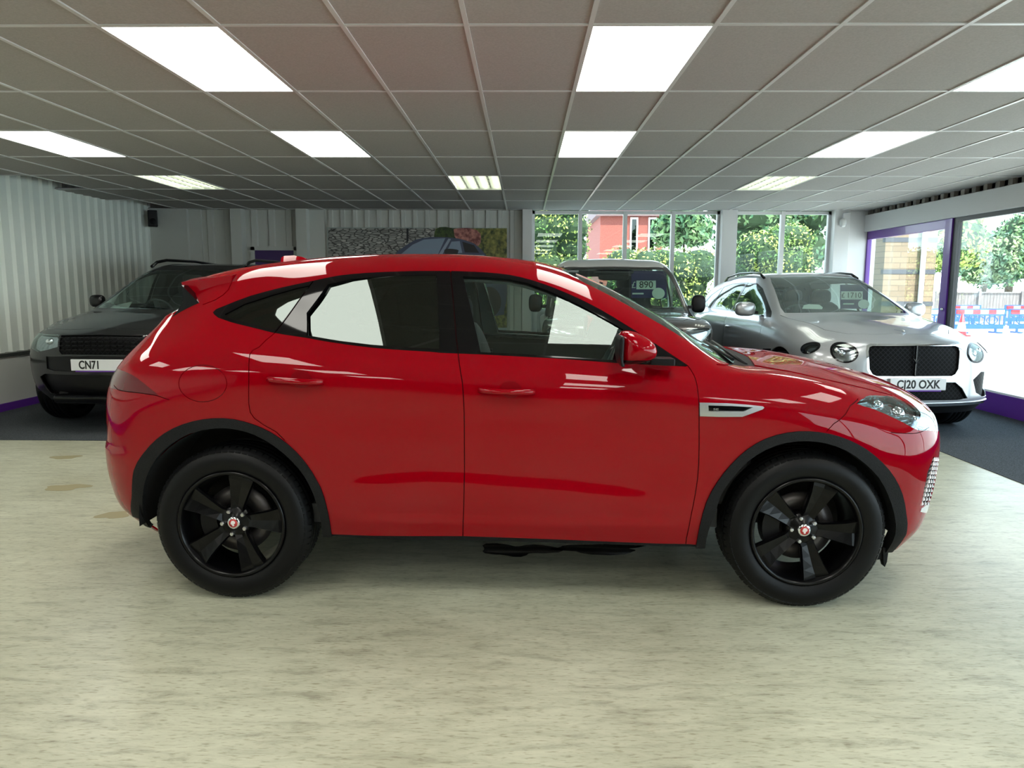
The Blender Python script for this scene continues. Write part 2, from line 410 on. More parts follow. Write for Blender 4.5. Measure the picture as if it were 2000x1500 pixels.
# ------------------------------------------------------------------ wheels
def make_wheel(R=0.367, W=0.235, rim=0.245, ang=0.0, spokes=5, style='blade', hi=True, rim_m='rim_black', cap_red=True, brake=0.0):
    """root at the hub, outer face looks along -y"""
    root = empty('wheel')
    h = W / 2; mb = MB()
    prof = [(rim, -h + .012), (rim + .012, -h + .004), (rim + .03, -h - .006), ((rim + R) / 2, -h - .012), (R - .035, -h - .004), (R - .014, -h + .012), (R - .004, -h + .03)]
    g = [-.065, -.022, .022, .065]
    for y in g: prof += [(R, y - .006), (R - .007, y - .004), (R - .007, y + .004), (R, y + .006)]
    prof += [(R - .004, h - .03), (R - .014, h - .012), (R - .035, h + .004), (rim + .02, h), (rim, h - .01), (rim - .002, 0)]
    mb.lathe(prof, 96 if hi else 48, closed=True)
    ty = mb.build('tyre', M['rubber'], root)
    if hi:
        for sg in (-1, 1):
            tb = MB()
            for k in range(72):      # shoulder tread blocks
                t = 2 * math.pi * (k + .5) / 72
                c0 = Matrix.Rotation(-t, 4, 'Y')
                b = MB(); b.add([(R - .030, sg * (h - .006), -.013), (R - .030, sg * (h - .006), .011), (R - .008, sg * (h - .036), .011), (R - .008, sg * (h - .036), -.013),
                                (R - .0215, sg * (h - .0035), -.013), (R - .0215, sg * (h - .0035), .011), (R + .0012, sg * (h - .034), .011), (R + .0012, sg * (h - .034), -.013)],
                               [(0, 1, 2, 3), (4, 5, 6, 7), (0, 1, 5, 4), (1, 2, 6, 5), (2, 3, 7, 6), (3, 0, 4, 7)])
                xf(b, c0); tb.add(b.v, b.f)
            tb.build('tread', M['rubber'], root)
    rb = MB(); ro = rim + .002
    rb.lathe([(ro + .006, -h + .006), (ro + .008, -h - .002), (ro - .002, -h - .005), (ro - .010, -h + .002), (ro - .016, -h + .03), (ro - .022, -h + .06), (ro - .034, h - .05), (ro - .012, h - .012), (ro, h - .01)], 96 if hi else 48)
    rb.build('rim', M[rim_m], root)
    sb = MB(); r0, r1 = .045, ro - .012
    for k in range(spokes):
        t0 = ang + 2 * math.pi * k / spokes
        if style == 'blade':
            # straight leading edge, swept trailing edge, dished section
            pr = [(r0, -.036, .036, -h + .050), (.08, -.034, .034, -h + .036), (.13, -.046, .040, -h + .026), (.18, -.058, .047, -h + .018), (r1 - .02, -.067, .056, -h + .012), (r1, -.070, .060, -h + .013)]
        else:
            pr = [(r0, -.022, .022, -h + .05), (.12, -.016, .016, -h + .03), (r1, -.024, .024, -h + .016)]
        c_, s_ = math.cos(t0), math.sin(t0); v = []; f = []
        for r, a, b, y in pr:
            md = (a + b) / 2
            for w_, yy in ((a, y + .012), (a + .006, y), (md, y + (.012 if style == 'blade' else -.004)), (b - .006, y - .002), (b, y + .01), (b - .004, y + .038), (a + .004, y + .038)):
                v.append((r * c_ - w_ * s_, yy, r * s_ + w_ * c_))
        n = 7
        for i in range(len(pr) - 1):
            for q in range(n): f.append((i * n + q, i * n + (q + 1) % n, (i + 1) * n + (q + 1) % n, (i + 1) * n + q))
        sp = MB(); sp.add(v, f)
        sp.build('spoke', M[rim_m], root)
    hb = MB(); hb.lathe([(0, -h + .036), (.030, -h + .036), (.036, -h + .042), (.062, -h + .046), (.078, -h + .056), (.082, -h + .09), (0, -h + .09)], 40)
    hb.build('hub', M[rim_m], root)
    cap = MB(); cap.lathe([(0, -h + .024), (.026, -h + .025), (.030, -h + .029), (.031, -h + .04)], 32)
    co = cap.build('centre_cap', M['chrome'], root)
    if hi and cap_red:
        e = MB(); e.lathe([(0, -h + .0215), (.020, -h + .0225), (.021, -h + .026)], 32); e.build('emblem', M['emblem_red'], root)
        e2 = MB(); e2.prism([(-.010, .004), (-.006, .012), (.004, .013), (.011, .006), (.009, -.002), (.004, -.004), (.006, -.012), (-.002, -.014), (-.005, -.006), (-.011, -.004)], -h + .0205, -h + .023)
        e2.build('emblem_relief', M['emblem_pale'], root)
    for k in range(5):
        t = ang + math.pi / 5 + 2 * math.pi * k / 5; p = (.057 * math.cos(t), 0, .057 * math.sin(t))
        nb = MB(); nb.lathe([(0, -h + .026), (.008, -h + .027), (.0105, -h + .031), (.0105, -h + .06)], 6, c=p, smooth=False); nb.build('lug_nut', M['satin_metal'], root)
    if brake:
        bd = MB(); bd.lathe([(.075, -h + .10), (brake, -h + .10), (brake, -h + .125), (.075, -h + .125)], 64, closed=True); bd.build('brake_disc', M['disc'], root)
        cb = MB(); v = []
        for rr in (brake - .06, brake + .018):
            for yy in (-h + .075, -h + .15):
                for k in range(9): t = math.radians(-35 + 70 * k / 8 + 180); v.append((rr * math.cos(t), yy, rr * math.sin(t)))
        f = []
        for a, b in ((0, 1), (1, 3), (3, 2), (2, 0)):
            for k in range(8): f.append((a * 9 + k, a * 9 + k + 1, b * 9 + k + 1, b * 9 + k))
        f += [(0, 9, 27, 18), (8, 17, 35, 26)]; cb.add(v, f); cb.build('brake_caliper', M['black_satin'], root)
    bk = MB(); bk.lathe([(0, h - .04), (.10, h - .04)], 24); bk.build('wheel_back', M['void'], root)
    return root
def kids(o): return [c for c in bpy.data.objects if c.parent == o]
def copy_tree(o, parent=None):
    c = o.copy(); C.objects.link(c); c.parent = parent
    for ch in kids(o): copy_tree(ch, c)
    return c
M['disc'] = mat('brake_disc_dark', (0.12, 0.11, 0.11), 0.4, 0.8)
M['emblem_red'] = mat('emblem_red', (0.45, 0.03, 0.03), 0.3)
M['lamp_glass'] = glass_mat('lamp_cover', (0.85,0.9,0.92), 0.08)
M['lamp_inner'] = mat('lamp_reflector', (0.35,0.36,0.38), 0.12, 1.0)
M['emblem_pale'] = mat('emblem_pale', (0.75, 0.7, 0.68), 0.3)
# ================================================================== the showroom
XL, XR, YB, YF, ZC = -6.2, 5.6, 12.25, -7.0, 2.724
GX, GY = 0.3145, 3.7067          # ceiling grid origin: cells 0.6 x 1.2
def S_(o, name=None): return tag(o, kind='structure')

m = M['floor'] = mat('vinyl_floor', (0.6, 0.6, 0.48), 0.34, spec=0.35)
tc = nd(m, 'ShaderNodeTexCoord'); mp = nd(m, 'ShaderNodeMapping'); mp.inputs['Scale'].default_value = (0.30, 1.3, 1)
n1 = nd(m, 'ShaderNodeTexNoise'); n1.inputs['Scale'].default_value = 14; n1.inputs['Distortion'].default_value = 0.6; n1.inputs['Detail'].default_value = 12; n1.inputs['Roughness'].default_value = 0.72
n2 = nd(m, 'ShaderNodeTexNoise'); n2.inputs['Scale'].default_value = 1.1; n2.inputs['Detail'].default_value = 4
n3 = nd(m, 'ShaderNodeTexNoise'); n3.inputs['Scale'].default_value = 80; n3.inputs['Detail'].default_value = 5
for n_ in (n1, n3): ln(m, mp.outputs[0], n_.inputs['Vector'])
ln(m, tc.outputs['Object'], mp.inputs[0]); ln(m, tc.outputs['Object'], n2.inputs['Vector'])
r1 = nd(m, 'ShaderNodeValToRGB'); e = r1.color_ramp.elements
e[0].position = .26; e[0].color = (0.25, 0.24, 0.18, 1); e[1].position = .66; e[1].color = (0.555, 0.560, 0.435, 1)
e2 = e.new(.47); e2.color = (0.465, 0.470, 0.358, 1)
r2 = nd(m, 'ShaderNodeValToRGB'); e = r2.color_ramp.elements
e[0].position = .3; e[0].color = (0.78, 0.77, 0.74, 1); e[1].position = .62; e[1].color = (1, 1, 1, 1)
r3 = nd(m, 'ShaderNodeValToRGB'); e = r3.color_ramp.elements
e[0].position = .30; e[0].color = (0.55, 0.51, 0.44, 1); e[1].position = .46; e[1].color = (1, 1, 1, 1)
a = nd(m, 'ShaderNodeMixRGB', blend_type='MULTIPLY'); a.inputs[0].default_value = 1
b = nd(m, 'ShaderNodeMixRGB', blend_type='MULTIPLY'); b.inputs[0].default_value = 0.8
ln(m, n1.outputs[0], r1.inputs[0]); ln(m, n2.outputs[0], r2.inputs[0]); ln(m, n3.outputs[0], r3.inputs[0])
ln(m, r1.outputs[0], a.inputs[1]); ln(m, r2.outputs[0], a.inputs[2]); ln(m, a.outputs[0], b.inputs[1]); ln(m, r3.outputs[0], b.inputs[2])
ln(m, b.outputs[0], P(m).inputs['Base Color'])
bp = nd(m, 'ShaderNodeBump'); bp.inputs['Strength'].default_value = .12; bp.inputs['Distance'].default_value = .004
ln(m, n1.outputs[0], bp.inputs['Height']); ln(m, bp.outputs[0], P(m).inputs['Normal'])

M['carpet'] = mat('charcoal_carpet', (0.03, 0.034, 0.038), 0.95, spec=0.1)
noisecol(M['carpet'], 130, (0.030, 0.035, 0.039), (0.085, 0.094, 0.102), bump=0.5)
M['wall'] = mat('wall_paint', (0.60, 0.61, 0.58), 0.55)
M['wall_corr'] = mat('corrugated_sheet_paint', (0.82, 0.88, 0.82), 0.42)
M['wall_dark'] = mat('dado_ledge', (0.05, 0.055, 0.05), 0.5)
M['rear_wall'] = mat('rear_wall_paint', (0.07, 0.07, 0.07), 0.7)
M['frame_white'] = mat('window_frame_white', (0.72, 0.71, 0.70), 0.4)
M['beam'] = mat('beam_white', (0.62, 0.62, 0.62), 0.5)
M['tile'] = mat('ceiling_tile', (0.44, 0.42, 0.40), 0.9, spec=0.1)
noisecol(M['tile'], 90, (0.385, 0.372, 0.352), (0.435, 0.42, 0.40), bump=0.06)
M['tbar'] = mat('ceiling_grid_bar', (0.66, 0.66, 0.65), 0.3)
M['panel'] = mat('led_panel', (0.9, 0.9, 0.9), 0.5, emit=(1.0, 0.985, 0.90), es=PANEL_E)
M['tubelamp'] = mat('fluorescent_tube', (0.9, 0.9, 0.9), 0.5, emit=(0.98, 1.0, 0.93), es=PANEL_E * 0.9)
M['louvre'] = mat('louvre_metal', (0.55, 0.58, 0.50), 0.3, 0.6)
M['brown_corr'] = mat('brown_corrugated_trim', (0.16, 0.14, 0.12), 0.5)

b = MB(); b.box((XL - .2, YF - .2, -.04), (XR + .2, YB + .2, 0)); S_(b.build('floor', M['floor']))
b = MB(); b.prism([(XL - .05, 6.76), (3.80, 6.76), (3.80, -6.9), (XR + .05, -6.9), (XR + .05, YB + .05), (XL - .05, YB + .05)], 0.0, 0.005, 'xy')
S_(b.build('floor', M['carpet']))

# ceiling: tiles with openings for fittings and for the missing tiles by the left wall
LP = [(-4, 0), (0, 0), (4, 0), (-8, 0), (-8, 2), (-4, 2), (0, 2), (4, 2)] + [(c, r) for c in (-8, -4, 0, 4) for r in (-2, -4, -6)]
FP = [(-8, 4), (-2, 4), (4, 4)]
HOLE = [(-11, 4), (-11, 6)]
tiles = MB(); grid = MB()
c0, c1, r0, r1_ = -11, 8, -9, 7
for c in range(c0, c1 + 1):
    for r in range(r0, r1_ + 1):
        if (c, r) in LP or (c, r) in FP or (c, r) in HOLE: continue
        x0, y0 = GX + .6 * c, GY + 1.2 * r
        xa, xb, ya, yb = max(x0, XL - .05), min(x0 + .6, XR + .05), max(y0, YF), min(y0 + 1.2, YB + .05)
        if xb <= xa or yb <= ya: continue
        g = .006; d = random.uniform(0, .0015)
        tiles.box((xa + g, ya + g, ZC + .002 + d), (xb - g, yb - g, ZC + .016 + d))
ceil = S_(tiles.build('ceiling', M['tile']))
for c in range(c0, c1 + 2):
    x = GX + .6 * c
    if x < XL: continue
    grid.box((x - .012, YF, ZC - .004), (x + .012, YB, ZC + .004))
for r in range(r0, r1_ + 2):
    y = GY + 1.2 * r
    if y > YB or y < YF: continue
    grid.box((XL, y - .012, ZC - .003), (XR, y + .012, ZC + .003))
grid.build('ceiling_grid', M['tbar'], ceil)
b = MB(); b.box((-7.2, YF - .3, ZC + .30), (6.75, 13.1, ZC + .42)); S_(b.build('roof_sun_block', M['void']))  # unseen roof slab, its overhang added to keep sun and sky light out
b = MB()
for (c, r) in HOLE:
    x0, y0 = GX + .6 * c, GY + 1.2 * r
    b.box((x0 + .1, y0 + .3, ZC + .06), (x0 + .55, y0 + .4, ZC + .2))
b.build('ceiling_joist', M['void'], ceil)
b = MB(); bx = GX + .6 * -7 - 0.0
rg = MB(); rg.lathe([(.10, ZC - .002), (.105, ZC - .005), (.115, ZC - .005), (.12, ZC - .001)], 32, 'z', (GX - .6 * 6.75, GY + 1.2 * .62, 0))
rg.build('ceiling_ring_mark', M['tile'], ceil)

PLAB = {(-4, 0): 'large square white ceiling light panel, front left above the red car', (0, 0): 'bright ceiling light panel, front centre one nearest the camera',
        (4, 0): 'ceiling light panel cut by the right edge of the photo', (-8, 2): 'ceiling light panel at far left, over the black car',
        (-4, 2): 'ceiling light panel in second row, above the rear of the red car', (0, 2): 'ceiling light panel in second row, above the windscreen of the red car',
        (4, 2): 'ceiling light panel in second row at right, over the silver car', (-8, 0): 'ceiling light panel beyond the left edge of the photo'}
pf = MB(); pf.box((-.3, -.6, 0), (.3, .6, .02))
first = None
for (c, r) in LP:
    x, y = GX + .6 * c + .3, GY + 1.2 * r + .6
    if y < YF + .6: continue
    if first is None:
        root = empty('ceiling_light_panel', (x, y, ZC - .002))
        a = MB(); a.box((-.286, -.586, 0), (.286, .586, .01)); a.build('diffuser', M['panel'], root)
        a = MB()
        for q in (((-.298, -.598, -.002), (.298, -.586, .014)), ((-.298, .586, -.002), (.298, .598, .014)), ((-.298, -.586, -.002), (-.286, .586, .014)), ((.286, -.586, -.002), (.298, .586, .014))): a.box(*q)
        a.build('frame', M['tbar'], root); first = root
    else:
        root = copy_tree(first); root.location = (x, y, ZC - .002)
    tag(root, PLAB.get((c, r), 'ceiling light panel behind the camera'), 'ceiling light', 'square light panels set in the ceiling')
FLAB = ['fluorescent ceiling light with four tubes, leftmost above the black car', 'fluorescent ceiling light with four tubes, middle one above the wall poster', 'fluorescent ceiling light with four tubes, rightmost above the silver car']
firstf = None
for i, (c, r) in enumerate(FP):
    x, y = GX + .6 * c + .3, GY + 1.2 * r + .6
    if firstf is None:
        root = empty('fluorescent_ceiling_light', (x, y, ZC))
        a = MB()
        for q in (((-.29, -.59, .09), (.29, .59, .10)), ((-.297, -.59, 0), (-.287, .59, .1)), ((.287, -.59, 0), (.297, .59, .1)), ((-.297, -.597, 0), (.297, -.587, .1)), ((-.297, .587, 0), (.297, .597, .1))): a.box(*q)
        for k in range(1, 4): a.prism([(-.15 + .15 * (k - 1) - .012 + 0, .02), (-.15 + .15 * (k - 1) + .012, .02), (-.15 + .15 * (k - 1), .085)], -.58, .58, 'xz')
        a.build('housing', M['louvre'], root)
        for k in range(4):
            t = MB(); xx = -.225 + .15 * k; t.tube([(xx, -.56, .05), (xx, .56, .05)], .016, 12); t.build('tube', M['tubelamp'], root)
        lv = MB()
        for k in range(9): yy = -.5 + .125 * k; lv.box((-.28, yy - .002, .01), (.28, yy + .002, .035))
        lv.build('louvre', M['louvre'], root); firstf = root
    else:
        root = copy_tree(firstf); root.location = (x, y, ZC)
    tag(root, FLAB[i], 'ceiling light', 'fluorescent fittings in the ceiling')

def corrugated(mb, a, b, z0, z1, pitch=.2, depth=.035, th=.01, nrm=None, duty=(.34, .12)):
    """ribbed sheet from point a to b; ribs stand out along nrm"""
    a = Vector((*a, 0)); b = Vector((*b, 0)); L = (b - a).length; d = (b - a).normalized(); n_ = Vector((*nrm, 0))
    pts = []; s = 0
    while s < L:
        for f_, h_ in ((0, 0), (.5 - duty[0] / 2 - duty[1], 0), (.5 - duty[0] / 2, 1), (.5 + duty[0] / 2, 1), (.5 + duty[0] / 2 + duty[1], 0)):
            q = s + f_ * pitch
            if q <= L: pts.append((q, h_ * depth))
        s += pitch
    pts.append((L, 0))
    P_ = [a + d * q + n_ * h_ for q, h_ in pts]; k = len(P_)
    v = [(p.x, p.y, z0) for p in P_] + [(p.x, p.y, z1) for p in P_]
    mb.add(v, [(i, i + 1, k + i + 1, k + i) for i in range(k - 1)])
    return mb
# left wall
b = MB(); corrugated(b, (XL, YF), (XL, YB), .66, ZC + .25, nrm=(1, 0)); b.box((XL - .1, YF, .6), (XL - .01, YB, ZC + .3))
wl = S_(b.build('wall_left', M['wall_corr']))
b = MB(); b.box((XL - .1, YF, 0), (XL + .10, YB, .64)); b.build('dado', M['wall'], wl)
b = MB(); b.box((XL - .05, YF, .64), (XL + .13, YB, .675)); b.build('dado_ledge', M['wall_dark'], wl)
b = MB(); b.box((XL + .10, YF, .005), (XL + .12, YB, .095)); S_(b.build('baseboard_left', M['purple']))
# back wall, left of the windows
b = MB(); b.box((XL - .1, YB + .05, 0), (.15, YB + .15, ZC + .3)); b.box((XL, YB - .12, 0), (-5.55, YB + .05, ZC)); b.box((-3.6, YB - .03, 0), (-3.30, YB + .05, ZC)); b.box((-5.55, YB - .04, 0), (-5.35, YB + .05, ZC))
wb = S_(b.build('wall_back', M['wall']))
b = MB()
for x0, x1, p_ in ((-5.35, -4.78, .29), (-4.62, -3.73, .29), (-3.30, -.04, .2)):
    corrugated(b, (x0, YB), (x1, YB), 0, ZC, pitch=p_, nrm=(0, -1), depth=.03, duty=(.30, .05))
b.build('ribbed_cladding', M['wall'], wb)
def column(name, x0, x1, y0, y1, m_, lab=None):
    q = MB(); q.box((x0, y0, 0), (x1, y1, ZC)); return S_(q.build(name, m_, bevel=.004))
column('wall_column', -4.80, -4.62, YB - .2, YB + .05, M['wall'])
column('wall_column', -3.73, -3.55, YB - .2, YB + .05, M['wall'])
column('wall_column', -.03, .13, YB - .16, YB + .15, M['frame_white'])
column('wall_column', 3.215, 3.46, YB - .14, YB + .15, M['frame_white'])
column('wall_column', 5.03, 5.27, YB - .14, YB + .15, M['frame_white'])
column('wall_column', 5.27, 5.75, YB - .05, YB + .2, M['frame_white'])
# wall below the windows and head strip
b = MB(); b.box((.13, YB, 0), (5.3, YB + .15, 1.10)); S_(b.build('wall_back', M['white']))
def window_bay(n, x0, x1, mull):
    root = S_(empty('window_%d' % n, (x0, YB, 1.1)))
    root.location = (0, 0, 0)
    q = MB(); zb, zt = 1.10, ZC - .005
    q.box((x0, YB + .02, zt - .05), (x1, YB + .09, zt)); q.box((x0, YB - .05, zb), (x1, YB + .10, zb + .05))
    q.box((x0, YB + .02, zb), (x0 + .045, YB + .09, zt)); q.box((x1 - .045, YB + .02, zb), (x1, YB + .09, zt))
    for x in mull: q.box((x - .032, YB + .0, zb), (x + .032, YB + .09, zt))
    q.build('window_frame', M['frame_white'], root)
    xs = [x0 + .03] + mull + [x1 - .03]
    for i in range(len(xs) - 1):
        g = MB(); g.box((xs[i] + .01, YB + .05, zb + .03), (xs[i + 1] - .01, YB + .054, zt - .03)); g.build('pane', M['glass_window'], root)
window_bay(1, .13, 3.215, [.924, 1.663, 2.45])
window_bay(2, 3.46, 5.03, [4.245])
# right wall: corrugated strip, beam, purple framed door, large panes, low purple base
b = MB(); corrugated(b, (XR + .02, YB), (XR + .02, YF), 2.62, ZC + .02, pitch=.23, nrm=(-1, 0), depth=.04); b.build('x')
o_ = bpy.data.objects['x']; o_.name = 'trim_1'; o_.data.materials.append(M['brown_corr']); S_(o_)
b = MB(); b.box((XR - .05, YF, 2.385), (XR + .25, YB - .02, 2.65)); S_(b.build('wall_beam', M['beam'], bevel=.006))
b = MB(); b.box((XR + .02, YF, ZC - .1), (XR + .25, YB, ZC + .3)); b.box((XR + .02, YF, 2.6), (XR + .25, YB, 2.8)); S_(b.build('wall_right', M['beam']))
YD = 9.80
dr = S_(empty('door_1', (0, 0, 0)))
b = MB(); b.box((XR, 12.17, 0), (XR + .07, 12.25, 2.385)); b.box((XR, YD, 2.26), (XR + .07, 12.25, 2.385)); b.box((XR - .02, YD - .02, 0), (XR + .08, YD + .14, 2.385)); b.box((XR, YD, 0), (XR + .07, 12.25, .25))
b.build('door_frame', M['purple'], dr, bevel=.004)
b = MB(); b.box((XR + .03, YD + .1, .2), (XR + .034, 12.2, 2.3)); b.build('pane', M['glass_window'], dr)
b = MB(); b.ball((XR - .03, YD + .03, 1.20), .022, 12, 8); b.tube([(XR - .02, YD + .03, 1.2), (XR + .01, YD + .03, 1.2)], .01); b.build('door_lock', M['chrome'], dr)
posts = [YD - .12, 6.6, 3.4, .2, -3.0, YF]
M['frame_dark'] = mat('dark_frame', (0.02, 0.02, 0.022), 0.4)
for i in range(len(posts) - 1):
    y1, y0 = posts[i], posts[i + 1]
    rw = S_(empty('window_%d' % (3 + i), (0, 0, 0)))
    b = MB(); b.box((XR, y1 - .0, 0), (XR + .06, y1 + .10, 2.385)) if i == 0 else b.box((XR, y1 - .04, .25), (XR + .06, y1 + .04, 2.385))
    b.box((XR, y0, 2.33), (XR + .06, y1, 2.385))
    b.build('window_frame', M['frame_dark'], rw)
    b = MB(); b.box((XR + .03, y0 + .04, .25), (XR + .034, y1, 2.34)); b.build('pane', M['glass_window'], rw)
b = MB(); b.box((XR - .02, YF, 0.005), (XR + .08, YD - .02, .25)); S_(b.build('baseboard_right', M['purple'], bevel=.004))
b = MB(); b.box((XR - .01, YF, .25), (XR + .07, YD - .02, .27)); S_(b.build('trim_2', M['frame_white']))
# wall behind the camera
b = MB(); b.box((XL - .2, YF - .15, 0), (XR + .3, YF, ZC + .3)); S_(b.build('wall_front', M['rear_wall']))
b = MB(); b.box((XL - .3, YF, 0), (XL - .1, YB + .2, ZC + .35)); S_(b.build('wall_left', M['wall']))
# purple door in the back wall
pd = S_(empty('door_2', (0, 0, 0)))
b = MB(); b.box((-4.54, YB - .06, 0), (-4.47, YB - .02, 2.12)); b.box((-3.82, YB - .06, 0), (-3.75, YB - .02, 2.12)); b.box((-4.54, YB - .06, 2.06), (-3.75, YB - .02, 2.13)); b.build('door_frame', M['wall'], pd)
M['purple_dark'] = mat('purple_door_paint', (0.045, 0.012, 0.12), 0.4)
b = MB(); b.box((-4.47, YB - .05, .01), (-3.82, YB - .02, 2.06)); b.build('door_leaf', M['purple_dark'], pd)

# speaker, wall sounder
sp = empty('wall_speaker', (-6.02, 11.95, 2.42), .5, 'small black wall speaker in the top left corner', 'speaker')
b = MB(); b.box((-.07, -.07, 0), (.07, .09, .26)); b.build('cabinet', M['black_satin'], sp, bevel=.012)
b = MB(); b.lathe([(0, -.078), (.045, -.078), (.05, -.07)], 24, 'y', (0, 0, .08)); b.build('speaker_cone', M['black_plastic'], sp)
b = MB(); b.tube([(0, .09, .2), (0, .14, .2)], .015); b.build('bracket', M['black_satin'], sp)
sn = empty('alarm_sounder', (5.14, YB - .14, 2.42), 0, 'small white alarm box at the top of the white column beside the purple door', 'alarm')
b = MB(); b.ball((0, -.04, .1), (.05, .04, .07), 14, 8, .7); b.build('cover', M['white'], sn)
b = MB(); b.tube([(0, -.02, .14), (.0, -.02, .25), (.12, -.02, .26)], .012); b.build('cable', M['beam'], sn)
# floor stains: shaped marks in the vinyl
M['stain'] = mat('brown_floor_stain', (0.30, 0.26, 0.14), 0.45)
M['wet'] = mat('oily_wet_patch', (0.008, 0.008, 0.009), 0.06)
def blotch(name, u, v, du, dv, m_, lab, seed, z=.0012, lobes=26, amp=.35):
    rr = random.Random(seed); c_ = at_z(u, v, 0); rx = at_z(u + du, v, 0)[0] - c_[0]; ry = abs(at_z(u, v - dv, 0)[1] - c_[1]); pts = []
    ph = [rr.uniform(0, 6.28) for _ in range(4)]
    for k in range(lobes):
        t = 2 * math.pi * k / lobes; q = 1 + amp * (math.sin(2 * t + ph[0]) * .5 + math.sin(3 * t + ph[1]) * .4 + math.sin(5 * t + ph[2]) * .3)
        pts.append((c_[0] + rx * q * math.cos(t), c_[1] + ry * q * math.sin(t)))
    q = MB(); q.prism(pts, .0002, z, 'xy'); o = q.build(name, m_); return tag(o, lab, 'stain' if 'stain' in name else 'puddle')
blotch('floor_stain', 128, 893, 24, 4, M['stain'], 'small brown stain on the vinyl floor left of the red car, furthest back', 1)
blotch('floor_stain', 130, 952, 40, 6, M['stain'], 'long brown smear on the vinyl floor, left of the red rear bumper', 2)
blotch('floor_stain', 222, 1006, 26, 8, M['stain'], 'brown stain on the floor just behind the red rear bumper', 3)
blotch('oily_puddle', 1010, 1074, 62, 13, M['wet'], 'dark oily puddle on the floor under the front door of the red car', 4, amp=.5)
blotch('oily_puddle', 1170, 1072, 100, 8, M['wet'], 'long thin dark wet trail under the red car, right of the rounder puddle', 6, amp=.5)
# ================================================================== red car
def curve(keys):
    xs = [k[0] for k in keys]; ys = [k[1] for k in keys]
    return lambda x: float(np.interp(x, xs, ys))
def P2(ox, oy, s, pts): return [(x / s + ox, y / s + oy) for x, y in pts]

HERO_O = (-1.381, 4.185, 0.0); HERO_R = -0.0128
hero = empty('red_car', HERO_O, HERO_R, 'glossy red compact SUV with black wheels parked side-on in the middle', 'car')
def LV(x, *yz): return (x, list(yz))
HS = [
 LV(-.30, (.80,.27),(.875,.38),(.925,.57),(.940,.80),(.905,1.13),(.760,1.255),(.690,1.335),(.565,1.455),(.32,1.515),(0,1.530)),
 LV(-.10, (.85,.30),(.905,.40),(.940,.60),(.955,.83),(.930,1.15),(.798,1.310),(.728,1.385),(.585,1.520),(.32,1.562),(0,1.578)),
 LV( .15, (.87,.305),(.915,.41),(.945,.61),(.955,.85),(.940,1.155),(.815,1.275),(.694,1.452),(.580,1.560),(.32,1.600),(0,1.612)),
 LV( .45, (.89,.305),(.925,.41),(.945,.62),(.953,.86),(.938,1.140),(.845,1.215),(.703,1.515),(.575,1.597),(.32,1.628),(0,1.636)),
 LV( .85, (.90,.300),(.930,.41),(.945,.62),(.950,.86),(.932,1.120),(.868,1.180),(.708,1.548),(.592,1.613),(.32,1.637),(0,1.644)),
 LV(1.20, (.90,.300),(.930,.405),(.945,.62),(.950,.86),(.930,1.100),(.872,1.163),(.704,1.543),(.590,1.604),(.32,1.628),(0,1.636)),
 LV(1.50, (.90,.295),(.930,.40),(.945,.62),(.950,.85),(.930,1.085),(.868,1.148),(.718,1.485),(.592,1.555),(.33,1.592),(0,1.604)),
 LV(1.80, (.90,.290),(.930,.39),(.945,.61),(.950,.84),(.932,1.072),(.858,1.132),(.765,1.345),(.645,1.432),(.35,1.482),(0,1.497)),
 LV(2.10, (.90,.282),(.930,.38),(.947,.60),(.952,.82),(.936,1.050),(.848,1.112),(.812,1.170),(.715,1.262),(.39,1.318),(0,1.338)),
 LV(2.35, (.90,.275),(.930,.37),(.950,.60),(.957,.80),(.938,1.020),(.895,1.085),(.835,1.104),(.720,1.120),(.40,1.165),(0,1.188)),
 LV(2.60, (.90,.270),(.930,.36),(.950,.60),(.958,.79),(.938,.985),(.890,1.058),(.800,1.082),(.650,1.098),(.35,1.114),(0,1.120)),
 LV(2.85, (.885,.26),(.920,.35),(.945,.58),(.952,.76),(.930,.920),(.880,1.000),(.790,1.035),(.640,1.068),(.35,1.094),(0,1.103)),
 LV(3.05, (.840,.25),(.885,.33),(.920,.55),(.928,.72),(.905,.850),(.850,.925),(.760,.972),(.610,1.018),(.34,1.055),(0,1.066)),
]
HN = [(3.38,.215),(3.475,.30),(3.535,.45),(3.555,.60),(3.560,.74),(3.552,.815),(3.535,.86),(3.50,.90),(3.44,.945),(3.36,.985)]
HT = [(-.66,.27),(-.79,.35),(-.840,.50),(-.842,.70),(-.800,.98),(-.655,1.155),(-.535,1.235),(-.44,1.33),(-.38,1.42),(-.335,1.50)]
def sstep(a, b, x): t = np.clip((x - a) / (b - a), 0, 1); return t * t * (3 - 2 * t)
def hero_warp(S):
    x, z = S[..., 0], S[..., 2]
    # scalloped crease low on the doors
    zc = np.interp(x, [.4, .62, .95, 1.12, 1.6, 2.13, 2.2], [.56, .615, .640, .636, .605, .548, .53])
    env = sstep(.45, .80, x) * (1 - sstep(1.75, 2.16, x))
    S[..., 1] += env * .012 * sstep(0, .05, zc - z) * (1 - .7 * sstep(.07, .30, zc - z)) * (S[..., 1] > .8)
    # sill step
    env2 = sstep(.5, .7, x) * (1 - sstep(2.0, 2.2, x))
    S[..., 1] += env2 * .010 * sstep(-.012, .012, .415 + .0 * x - z) * (S[..., 1] > .8) * (z < .5)
    # rear bumper shelf
    env3 = (1 - sstep(-.55, -.35, x))
    S[..., 0] -= env3 * .012 * sstep(.705, .685, z) * (z < .8) * (z > .3)
    # corner drawn in beside the rear window
    zl = np.interp(x, [-.80, -.66, -.49, -.43, -.36, -.22], [1.08, 1.155, 1.245, 1.29, 1.325, 1.375])
    S[..., 1] *= 1 - .20 * sstep(0, .05, z - zl) * sstep(-.22, -.32, x) * (x > -.9) * (z < 1.5)
    return S
